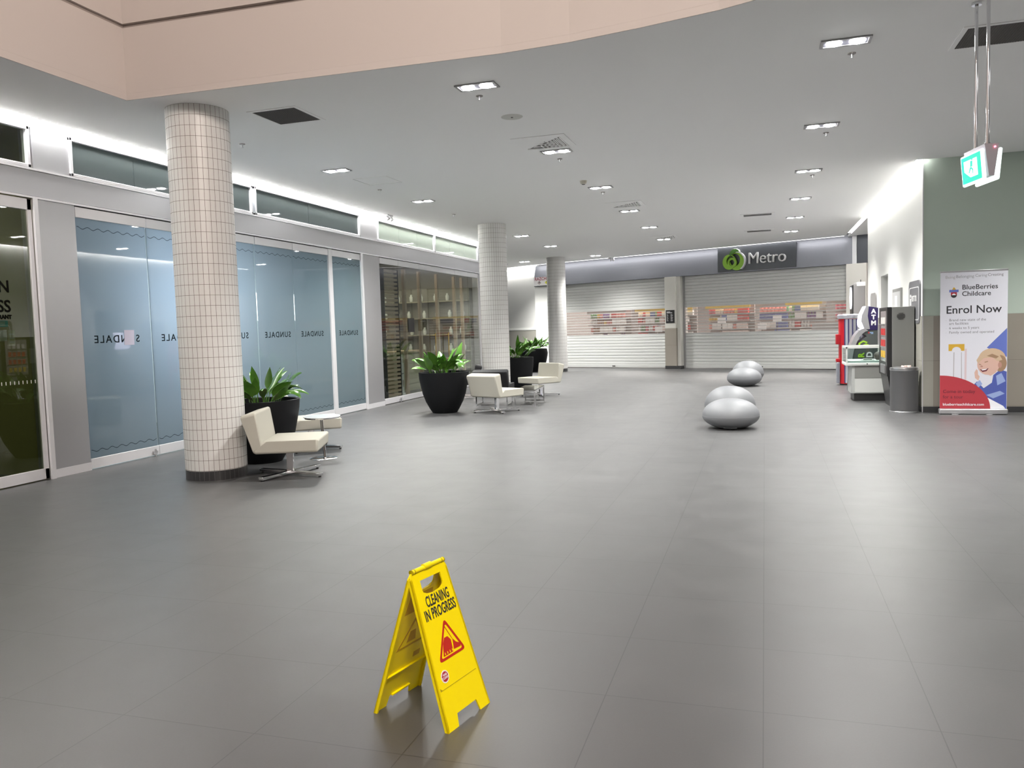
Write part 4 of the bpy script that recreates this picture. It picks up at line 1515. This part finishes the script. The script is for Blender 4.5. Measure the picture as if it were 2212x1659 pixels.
KGL = glass_mat('kiosk_glass', (0.72, 0.80, 0.78))
MB().box(-0.06, 0.54, -0.016, -0.012, 0.675, 0.93).done('front_glass', KGL, q)
MB().box(-0.076, -0.072, 0.0, 0.73, 0.675, 0.93).done('side_glass', KGL, q)
MB().box(0.25, 0.27, -0.04, -0.03, 0.645, 0.665).done('lock', BLACK, q)
b = MB()
b.lathe([(0.03, 0), (0.065, 0.03), (0.075, 0.075), (0.06, 0.12), (0.02, 0.145)], seg=20)
b.done('bread_roll', mat('dark_bun', (0.10, 0.08, 0.07), 0.6), loc=(1.92, 15.6, 0.7115), smooth=True, label='dark round display item inside the glass box of the kiosk', cat='ornament')
b = MB()
b.box(-0.11, 0.11, -0.06, 0.06, 0, 0.008)
b.box(-0.07, 0.07, -0.04, 0.04, 0.008, 0.03)
b.done('display_tray', mat('tray_grey', (0.5, 0.5, 0.48), 0.4), loc=(1.74, 15.55, 0.7115), label='flat pale tray lying on the floor of the kiosk glass box', cat='tray')
b = MB()
b.lathe([(0.045, 0), (0.05, 0.012), (0.012, 0.02), (0.01, 0.15), (0.03, 0.165), (0.03, 0.2)], seg=16)
b.done('pen_holder', KL, q, loc=(0.54, -0.075, 0.46))
MB().box(0.52, 0.56, -0.09, -0.028, 0.63, 0.66).done('holder_arm', KL, q)

# ATM
q = thing('cash_machine', 'dark grey cash machine with lit purple ATM header and silver curved front', 'cash machine', (1.58, 17.3, 0))
b = MB()
b.prism([(0.02, 0), (0.54, 0), (0.54, 1.22), (0.20, 1.22), (0.34, 1.10), (0.22, 1.0), (0.12, 0.85), (0.06, 0.70)], 0, 0.5, M=YM)
b.done('cabinet', mat('atm_grey', (0.075, 0.085, 0.085), 0.4), q, bevel=0.006)
arc = []
for t in [i / 8 for i in range(9)]:
    arc.append((0.0 + 0.30 * t ** 1.6 + 0.0, 0.60 + 0.66 * (1 - (1 - t) ** 1.7)))
inner = [(x + 0.07, z - 0.05) for x, z in arc[::-1]]
MB().prism(arc + inner, -0.012, 0.51, M=YM).done('curved_bezel', mat('bezel_silver', (0.45, 0.45, 0.47), 0.3, 0.6), q, smooth=True)
MB().prism([(0.30, 1.24), (0.24, 1.40), (0.25, 1.52), (0.33, 1.70), (0.38, 1.69), (0.36, 1.5), (0.40, 1.24)], -0.008, 0.508, M=YM).done('header_bezel', mat('bezel_silver'), q)
MB().prism([(0.37, 1.22), (0.40, 1.35), (0.36, 1.50), (0.38, 1.69), (0.55, 1.655), (0.54, 1.22)], -0.006, 0.506, M=YM).done('header', mat('atm_purple', (0.022, 0.012, 0.085), 0.35), q)
MB().prism([(0.225, 1.30), (0.215, 1.38), (0.235, 1.52), (0.315, 1.69), (0.33, 1.69), (0.25, 1.50), (0.245, 1.38), (0.29, 1.24)], 0.0, 0.5, M=YM).done('lit_strip', mat('atm_lit', (0.8, 0.8, 0.9), 0.4, emit=(0.8, 0.75, 1), es=2.2), q)
for s_, z in (('A', 1.55), ('T', 1.435), ('M', 1.32)):
    text('lettering', s_, 0.12, WL, q, (0.465, -0.008, z), (pi / 2, 0, 0), 0.001, 0.006, 'CENTER')
LIME = mat('lime_green', (0.35, 0.62, 0.03), 0.4)
hexo = [(0.20 + 0.14 * cos(radians(a)), 0.90 + 0.14 * sin(radians(a))) for a in (150, 90, 30)]
b = MB()
b.prism([(0.19, 0.86), (0.19, 0.97), (0.28, 1.02), (0.36, 0.985), (0.34, 0.965), (0.28, 0.99), (0.225, 0.955), (0.225, 0.86)], -0.004, 0, M=YM)
b.prism([(0.25, 0.92), (0.33, 0.96), (0.41, 0.92), (0.39, 0.90), (0.33, 0.93), (0.28, 0.90)], -0.004, 0, M=YM)
b.done('lime_emblem', LIME, q)
text('lettering', 'R', 0.15, LIME, q, (0.29, -0.005, 0.68), (pi / 2, -pi / 2, 0), 0.001, 0.006)
text('lettering', 'D', 0.15, WL, q, (0.44, -0.005, 0.68), (pi / 2, -pi / 2, 0), 0.001, 0.006)
b = MB()
b.box(0.37, 0.39, -0.004, 0, 1.155, 1.185)
b.done('red_logo', mat('pack_red'), q)
b = MB()
b.box(0.395, 0.46, -0.004, 0, 1.165, 1.18)
b.box(0.42, 0.46, -0.004, 0, 1.145, 1.158)
b.done('blue_logo', mat('logo_blue', (0.3, 0.45, 0.7), 0.5), q)

# red and striped prize machine
q = thing('prize_machine', 'red round prize machine with silver and navy striped side beyond the cash machine', 'machine', (1.83, 19.25, 0))
RED = mat('machine_red', (0.42, 0.012, 0.02), 0.3)
NAVY = mat('stripe_navy', (0.05, 0.05, 0.14), 0.3)
SILV = mat('stripe_silver', (0.62, 0.62, 0.68), 0.25, 0.6)
MB().lathe([(0.27, 0.03), (0.27, 1.46)], seg=48).done('drum', RED, q, smooth=True)
b = MB()
for i in range(6):
    a0 = radians(-128 + i * 17)
    a1 = a0 + radians(16.9)
    for f0, f1, mi in ((0, 0.35, 1), (0.35, 1.0, 0)):
        aa, ab = a0 + (a1 - a0) * f0, a0 + (a1 - a0) * f1
        pts = [(0.276 * cos(aa), 0.276 * sin(aa)), (0.276 * cos(ab), 0.276 * sin(ab)), (0.268 * cos(ab), 0.268 * sin(ab)), (0.268 * cos(aa), 0.268 * sin(aa))]
        b.prism(pts, 0.05, 1.45, mi=mi)
b.done('striped_panel', [SILV, NAVY], q)
MB().lathe([(0.29, 1.46), (0.30, 1.50), (0.30, 1.54), (0.28, 1.56)], seg=48).done('top_cap', SILV, q, smooth=True)
MB().lathe([(0.25, 0.0), (0.25, 0.03)], seg=40).done('foot', BLACK, q)
MB().box(-0.33, -0.24, -0.12, 0.1, 0.9, 1.12).done('coin_box', RED, q, bevel=0.008)
b = MB()
b.box(-0.32, -0.25, -0.14, 0.06, 0.04, 0.50)
b.done('prize_chute', mat('chute_grey', (0.35, 0.36, 0.42), 0.2, 0.4), q, bevel=0.01)
MB().box(-0.33, -0.25, -0.13, 0.05, 0.51, 0.58).done('chute_lid', RED, q, bevel=0.006)

# tall digital kiosk
q = thing('digital_directory', 'tall white and grey digital directory with a lit oval screen beside the pillar', 'kiosk', (2.13, 20.7, 0))
b = MB()
b.prism([(-0.12, 0.0), (0.14, 0.0), (0.14, 2.30), (-0.04, 2.30), (-0.12, 2.26)], 0, 0.55, M=YM)
b.done('body', mat('directory_grey', (0.30, 0.29, 0.29), 0.4, 0.3), q, bevel=0.02, seg=3)
b = MB()
b.prism([(-0.05, 2.22), (0.145, 2.22), (0.145, 2.32), (-0.02, 2.32), (-0.05, 2.30)], -0.01, 0.56, M=YM)
b.done('top_cover', mat('directory_white', (0.8, 0.8, 0.8), 0.3), q, bevel=0.01)
MB().box(-0.145, -0.121, 0.0, 0.55, 0.3, 2.25).done('front_bezel', BLACK, q, bevel=0.004)
MB().prism(circ(0.275, 1.95, 0.21, 0.26), -0.160, -0.147, M=Matrix(((0, 0, 1, 0), (1, 0, 0, 0), (0, 1, 0, 0), (0, 0, 0, 1)))).done('screen', mat('screen_lit', (0.8, 0.8, 0.9), 0.3, emit=(0.9, 0.88, 1), es=1.6), q)
MB().tube((0.06, 0.2, 2.32), (0.06, 0.2, 2.38), 0.008).done('antenna', BLACK, q)

# pull-up banner
q = thing('pull_up_banner', 'white pull-up childcare banner standing in front of the green wall', 'banner', (2.90, 13.22, 0), radians(-2.5))
BW, BH, BZ = 0.865, 2.00, 0.085
BAN = mat('banner_white', (0.66, 0.66, 0.72), 0.6)
MB().box(-BW / 2 + 0.0, BW / 2, 0.0, 0.003, 0.05, BZ + BH).done('sheet', BAN, q)
MB().box(-BW / 2 - 0.012, BW / 2 + 0.012, -0.045, 0.065, 0.006, 0.082).done('base_cassette', mat('cassette_silver', (0.62, 0.62, 0.64), 0.28, 0.8), q, bevel=0.015, seg=3)
MB().box(-BW / 2 - 0.004, BW / 2 + 0.004, -0.006, 0.010, BZ + BH - 0.004, BZ + BH + 0.02).done('top_rail', mat('cassette_silver'), q, bevel=0.004)
MB().box(-0.01, 0.01, 0.02, 0.035, 0.08, BZ + BH).done('support_pole', STEEL, q)
for x in (-0.24, 0.2):
    MB().prism(circ(x, -0.075, 0.045, 0.022), 0.0, 0.012).done('foot', mat('cassette_silver'), q)


def bx_(fx, fz):
    return (-BW / 2 + fx * BW, BZ + fz * BH)


BK = mat('print_black', (0.02, 0.02, 0.025), 0.6)
BG = mat('print_grey', (0.14, 0.14, 0.16), 0.6)
BL = mat('print_pale_grey', (0.42, 0.40, 0.42), 0.6)
BR_ = mat('print_red', (0.42, 0.035, 0.05), 0.6)
BD = mat('print_dark_red', (0.12, 0.015, 0.03), 0.6)
BB = mat('print_blue', (0.115, 0.16, 0.48), 0.6)
BY = mat('print_mustard', (0.60, 0.36, 0.035), 0.6)
SKN = mat('print_skin', (0.62, 0.40, 0.33), 0.6)
SKD = mat('print_skin_shadow', (0.45, 0.24, 0.19), 0.6)
HR = mat('print_blond', (0.55, 0.40, 0.27), 0.6)
HR2 = mat('print_blond_dark', (0.32, 0.20, 0.12), 0.6)
SH1 = mat('print_denim', (0.07, 0.10, 0.36), 0.6)
SH2 = mat('print_denim_light', (0.28, 0.36, 0.62), 0.6)
BWH = mat('print_white', (0.80, 0.80, 0.84), 0.6)
P_ = lambda L: [bx_(x, z) for x, z in L]
E_ = lambda cx, cz, rx, rz, a0=0, a1=360: [bx_(x, z) for x, z in circ(cx, cz, rx, rz, a0, a1, 24)]
shapes = [
    (P_([(0.995, 0.585), (0.70, 0.445), (0.995, 0.375)][::-1]), BB),
    (P_([(0.13, 0.475), (0.13, 0.425), (0.18, 0.425)] + circ(0.25, 0.425, 0.07, 0.03, 180, 0, 10) + [(0.32, 0.425), (0.37, 0.425), (0.37, 0.475)]), BY),
    (P_([(0.20, 0.22), (0.215, 0.22), (0.22, 0.415), (0.205, 0.415)]), BL),
    (P_([(0.32, 0.22), (0.335, 0.22), (0.33, 0.415), (0.32, 0.415)]), BL),
    (P_([(0.37, 0.22), (0.40, 0.20), (0.405, 0.44), (0.375, 0.44)]), mat('print_blush', (0.62, 0.50, 0.52), 0.6)),
    # shirt and arm
    (P_([(0.60, 0.0), (0.995, 0.0), (0.995, 0.27), (0.90, 0.285), (0.80, 0.245), (0.78, 0.19), (0.66, 0.15), (0.56, 0.20), (0.52, 0.18), (0.56, 0.12), (0.68, 0.07)]), SH1),
    (P_([(0.72, 0.08), (0.95, 0.02), (0.98, 0.0), (0.74, 0.0)]), BWH),
    (P_([(0.84, 0.24), (0.92, 0.26), (0.98, 0.20), (0.86, 0.17)]), SH2),
    (P_([(0.70, 0.10), (0.90, 0.13), (0.97, 0.11), (0.80, 0.075)]), SH2),
    (P_([(0.54, 0.185), (0.60, 0.21), (0.64, 0.18), (0.58, 0.155)]), SH2),
    # hand
    (P_([(0.53, 0.225), (0.52, 0.265), (0.55, 0.29), (0.57, 0.28), (0.575, 0.25), (0.60, 0.235), (0.58, 0.205)]), SKN),
    # hair and head
    (E_(0.78, 0.365, 0.20, 0.075), HR),
    (E_(0.90, 0.33, 0.095, 0.06), HR2),
    (E_(0.725, 0.322, 0.165, 0.075), SKN),
    (P_([(0.62, 0.29), (0.66, 0.262), (0.76, 0.24), (0.84, 0.265), (0.87, 0.32), (0.70, 0.36)]), SKN),
    (P_([(0.55, 0.355), (0.60, 0.395), (0.74, 0.42), (0.88, 0.40), (0.93, 0.355), (0.86, 0.345), (0.78, 0.375), (0.66, 0.37), (0.57, 0.33)]), HR),
    (P_([(0.70, 0.385), (0.78, 0.40), (0.88, 0.38), (0.84, 0.365)]), HR2),
    (E_(0.895, 0.318, 0.028, 0.022), SKD),
    (P_([(0.60, 0.287), (0.66, 0.290), (0.73, 0.295), (0.70, 0.274), (0.64, 0.268)]), BD),
    (P_([(0.62, 0.286), (0.71, 0.293), (0.69, 0.284), (0.64, 0.279)]), BWH),
    (P_([(0.585, 0.322), (0.62, 0.318), (0.62, 0.324), (0.59, 0.328)]), HR2),
    (P_([(0.67, 0.335), (0.72, 0.342), (0.72, 0.349), (0.67, 0.342)]), HR2),
    (P_([(0.625, 0.318), (0.60, 0.306), (0.635, 0.302), (0.65, 0.308)]), SKD),
    # red quarter disc
    ([bx_(0.0, 0.0)] + [bx_(0.76 * sin(radians(a)), 0.245 * cos(radians(a))) for a in range(90, -1, -5)], BR_),
    # logo
    (P_([(0.205 - 0.03, 0.872), (0.205 + 0.035, 0.872), (0.205, 0.893)]), BY),
    (P_([(0.135, 0.855), (0.275, 0.855), (0.275, 0.873), (0.135, 0.873)]), BB),
    (P_([(0.16, 0.832), (0.25, 0.832), (0.25, 0.855), (0.16, 0.855)]), BR_),
    (E_(0.205, 0.834, 0.045, 0.02, 180, 360), BK),
    (E_(0.205, 0.834, 0.028, 0.011, 0, 180), BWH),
]
flat_print('artwork', shapes, q, (0, -0.0002, 0), (pi / 2, 0, 0), 0.00016)


def btext(s, fx, fz, width, m, y=-0.012, bold=0.0):
    x, z = bx_(fx, fz)
    t = text('lettering', s, 0.1, m, q, (x, y, z), (pi / 2, 0, 0), 0.0003, bold * 0.1)
    ex = max(v.co.x for v in t.data.vertices)
    k = width * BW / ex
    for v in t.data.vertices:
        v.co.x *= k
        v.co.y *= k
    return t


YT = -0.0006
btext('Being', 0.075, 0.955, 0.15, BL, YT)
btext('Belonging', 0.235, 0.957, 0.27, mat('print_mid_grey', (0.27, 0.27, 0.3), 0.6), YT)
btext('Caring', 0.52, 0.960, 0.175, mat('print_mid_grey'), YT)
btext('Creating', 0.705, 0.962, 0.23, BG, YT)
btext('BlueBerries', 0.325, 0.872, 0.53, BK, YT, 0.01)
btext('Childcare', 0.325, 0.825, 0.43, BK, YT, 0.01)
btext('Enrol Now', 0.085, 0.70, 0.83, BK, YT, 0.012)
btext('Brand new state of the', 0.135, 0.643, 0.55, BG, YT)
btext('art facilities', 0.135, 0.617, 0.29, BG, YT)
btext('6 weeks to 5 years', 0.135, 0.585, 0.45, BG, YT)
btext('Family owned and operated', 0.135, 0.553, 0.67, BG, YT)
for z in (0.648, 0.590, 0.558):
    btext('.', 0.085, z, 0.008, BG, YT)
btext('Come in today', 0.045, 0.115, 0.49, BD, -0.0034)
btext('for a tour', 0.045, 0.075, 0.31, BD, -0.0034)
btext('blueberrieschildcare.com', 0.045, 0.022, 0.62, BWH, -0.0034, 0.008)

# ================================================================== CLEANING SIGN
YEL = mat('yellow_plastic', (0.92, 0.74, 0.0), 0.32, spec=0.4)
n_ = NT(YEL)
n_.b.inputs['Subsurface Weight'].default_value = 0.0
REDP = mat('sign_print_red', (0.50, 0.02, 0.01), 0.45)
A = Vector((-1.24, 2.775, 0.0))
e = Vector((0.231, 0.973, 0)).normalized()
q = thing('wet_floor_sign', 'yellow folding cleaning in progress sign standing open on the floor', 'sign', A)
top = Vector((0, 0, 0.562))


def panel(name, mid, out, front):
    """mid = floor midpoint offset from A; local frame: e, up the slope, outward"""
    up = (top - mid)
    Ls = up.length
    up.normalize()
    nrm = e.cross(up).normalized()
    if nrm.dot(out) < 0:
        nrm = -nrm
        ex_ = -e
    else:
        ex_ = e
    F = Matrix(((ex_.x, up.x, nrm.x, mid.x), (ex_.y, up.y, nrm.y, mid.y), (ex_.z, up.z, nrm.z, mid.z), (0, 0, 0, 1)))
    hb, ht = 0.140, 0.112
    at = lambda a, s: ((a - 0.5) * 2 * (hb + (ht - hb) * s), s * Ls)
    outer = [at(0, 0), at(0.24, 0), at(0.27, 0.075), at(0.73, 0.075), at(0.76, 0), at(1, 0), at(1, 0.95), at(0.96, 0.985), at(0.5, 1.0), at(0.04, 0.985), at(0, 0.95)]
    hole = [at(0.22, 0.925), at(0.22, 0.86)] + [at(0.5 + 0.28 * cos(radians(a)), 0.86 - 0.035 * sin(radians(-a))) for a in (200, 230, 270, 310, 340)] + [at(0.78, 0.86), at(0.78, 0.925)]
    b = MB()
    b.prism(outer, -0.006, 0.0, [hole], M=F)
    # raised rim
    for (a0, s0), (a1, s1) in (((0, 0.0), (0, 0.95)), ((1, 0.0), (1, 0.95))):
        x0, y0 = at(a0, s0)
        x1, y1 = at(a1, s1)
        sg = 1 if a0 == 0 else -1
        b.prism([(x0, y0), (x0 + sg * 0.009, y0), (x1 + sg * 0.009, y1), (x1, y1)][::sg], -0.016, -0.0, M=F)
    x0, y0 = at(0.03, 0.245)
    x1, y1 = at(0.97, 0.245)
    b.prism([(x0, y0), (x1, y0), (x1, y0 + 0.004), (x0, y0 + 0.004)], -0.014, -0.006, M=F)
    x0, y0 = at(0.3, 0.075)
    b.prism([(x0, y0), (-x0, y0), (-x0, y0 + 0.006), (x0, y0 + 0.006)], -0.014, -0.006, M=F)
    p = b.done(name, YEL, q)
    if not front:
        # darker yellow paints the shade in the embossed word panel and triangle backs
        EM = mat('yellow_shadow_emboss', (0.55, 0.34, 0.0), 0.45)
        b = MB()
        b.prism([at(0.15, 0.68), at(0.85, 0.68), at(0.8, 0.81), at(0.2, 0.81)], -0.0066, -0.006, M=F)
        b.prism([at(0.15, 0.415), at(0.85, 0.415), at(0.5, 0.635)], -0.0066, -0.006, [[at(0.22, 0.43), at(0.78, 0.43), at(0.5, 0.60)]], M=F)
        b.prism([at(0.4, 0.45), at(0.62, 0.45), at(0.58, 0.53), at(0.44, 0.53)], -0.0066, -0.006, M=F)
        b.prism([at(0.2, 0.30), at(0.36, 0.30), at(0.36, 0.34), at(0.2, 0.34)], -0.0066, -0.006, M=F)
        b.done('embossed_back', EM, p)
        return
    # groove line below the print
    b = MB()
    x0, y0 = at(0.05, 0.245)
    x1, y1 = at(0.92, 0.245)
    b.prism([(x0, y0), (x1, y0), (x1, y0 + 0.0022), (x0 + 0.012, y0 + 0.0022), (x0, y0 + 0.012)], 0.0, 0.0008, M=F)
    b.done('groove_line', mat('groove_olive', (0.42, 0.32, 0.0), 0.5), p)
    fr = F.to_euler()
    for s_, a_, sv, wd in (('CLEANING', 0.53, 0.752, 0.60), ('IN PROGRESS', 0.52, 0.672, 0.80)):
        x, y = at(a_, sv)
        t = text('lettering', s_, 0.05, mat('print_black'), p, F @ Vector((x, y, 0.0009)), fr, 0.0004, 0.0009, 'CENTER', spacing=1.02)
        ex = max(v.co.x for v in t.data.vertices) * 2
        wtot = 2 * (hb + (ht - hb) * sv)
        k = wd * wtot / ex
        for v in t.data.vertices:
            v.co.x *= k
            v.co.y *= 1.12
    # triangle
    b = MB()

    def rtri(pts, r, n=5):
        out_ = []
        m = len(pts)
        for i in range(m):
            P0, P1, P2 = Vector(pts[i - 1]), Vector(pts[i]), Vector(pts[(i + 1) % m])
            d0 = (P0 - P1).normalized()
            d1 = (P2 - P1).normalized()
            for k in range(n + 1):
                t = k / n
                c = (P1 + d0 * r) * (1 - t) ** 2 + P1 * 2 * t * (1 - t) + (P1 + d1 * r) * t ** 2
                out_.append((c.x, c.y))
        return out_
    T = [at(0.17, 0.40), at(0.84, 0.40), at(0.53, 0.645)]
    C_ = Vector(((T[0][0] + T[1][0] + T[2][0]) / 3, (T[0][1] + T[1][1] + T[2][1]) / 3))
    Ti = [tuple(C_ + (Vector(p_) - C_) * 0.80) for p_ in T]
    b.prism(rtri(T, 0.022), 0.0, 0.0009, [rtri(Ti, 0.014)], M=F)
    # mop, bucket
    b.prism([at(0.47, 0.61), at(0.485, 0.61), at(0.60, 0.50), at(0.59, 0.50)], 0.0, 0.0009, M=F)
    b.prism([at(0.30, 0.425), at(0.54, 0.425), at(0.56, 0.50), at(0.50, 0.53), at(0.42, 0.53), at(0.36, 0.50)], 0.0, 0.0009, M=F)
    b.prism([at(0.57, 0.435), at(0.74, 0.43), at(0.75, 0.45), at(0.66, 0.47), at(0.60, 0.50)], 0.0, 0.0009, M=F)
    b.done('warning_symbol', REDP, p)
    b = MB()
    for a_ in (0.34, 0.40, 0.46, 0.52):
        b.prism([at(a_, 0.43), at(a_ + 0.02, 0.43), at(a_ + 0.015, 0.445), at(a_ + 0.005, 0.445)], 0.0009, 0.0013, M=F)
    b.done('symbol_gaps', YEL, p)
    cx, cy = at(0.215, 0.315)
    b = MB()
    b.prism(circ(cx, cy, 0.023), 0, 0.0009, mi=0, M=F)
    st = []
    for i in range(28):
        r = 0.0195 if i % 2 else 0.0178
        st.append((cx + r * cos(i * pi / 14), cy + r * sin(i * pi / 14)))
    b.prism(st, 0.0009, 0.0013, mi=1, M=F)
    b.done('sticker', [mat('sign_white'), mat('sticker_red', (0.40, 0.02, 0.04), 0.4)], p)
    for s_, dy in (('NAB', 0.003), ('CLEAN', -0.008)):
        text('lettering', s_, 0.012, mat('sign_white'), p, F @ Vector((cx, cy + dy, 0.0015)), fr, 0.0002, 0.0003, 'CENTER')


n_out = e.cross(Vector((0, 0, 1)))
if n_out.x < 0:
    n_out = -n_out
panel('front_panel', n_out * 0.176, n_out, True)
panel('rear_panel', -n_out * 0.176, -n_out, False)
b = MB()
b.tube(e * -0.10 + Vector((0, 0, 0.558)), e * 0.10 + Vector((0, 0, 0.558)), 0.009, seg=14)
b.tube(e * -0.025 + Vector((0, 0, 0.56)), e * 0.02 + Vector((0, 0, 0.56)), 0.012, seg=14)
b.done('hinge', YEL, q, smooth=True)
b = MB()
for s in (-0.1, -0.085, 0.085, 0.1):
    b.tube(e * s + Vector((0, 0, 0.558)), e * (s + 0.004) + Vector((0, 0, 0.558)), 0.0100, seg=14)
b.done('hinge_pins', mat('groove_olive'), q)
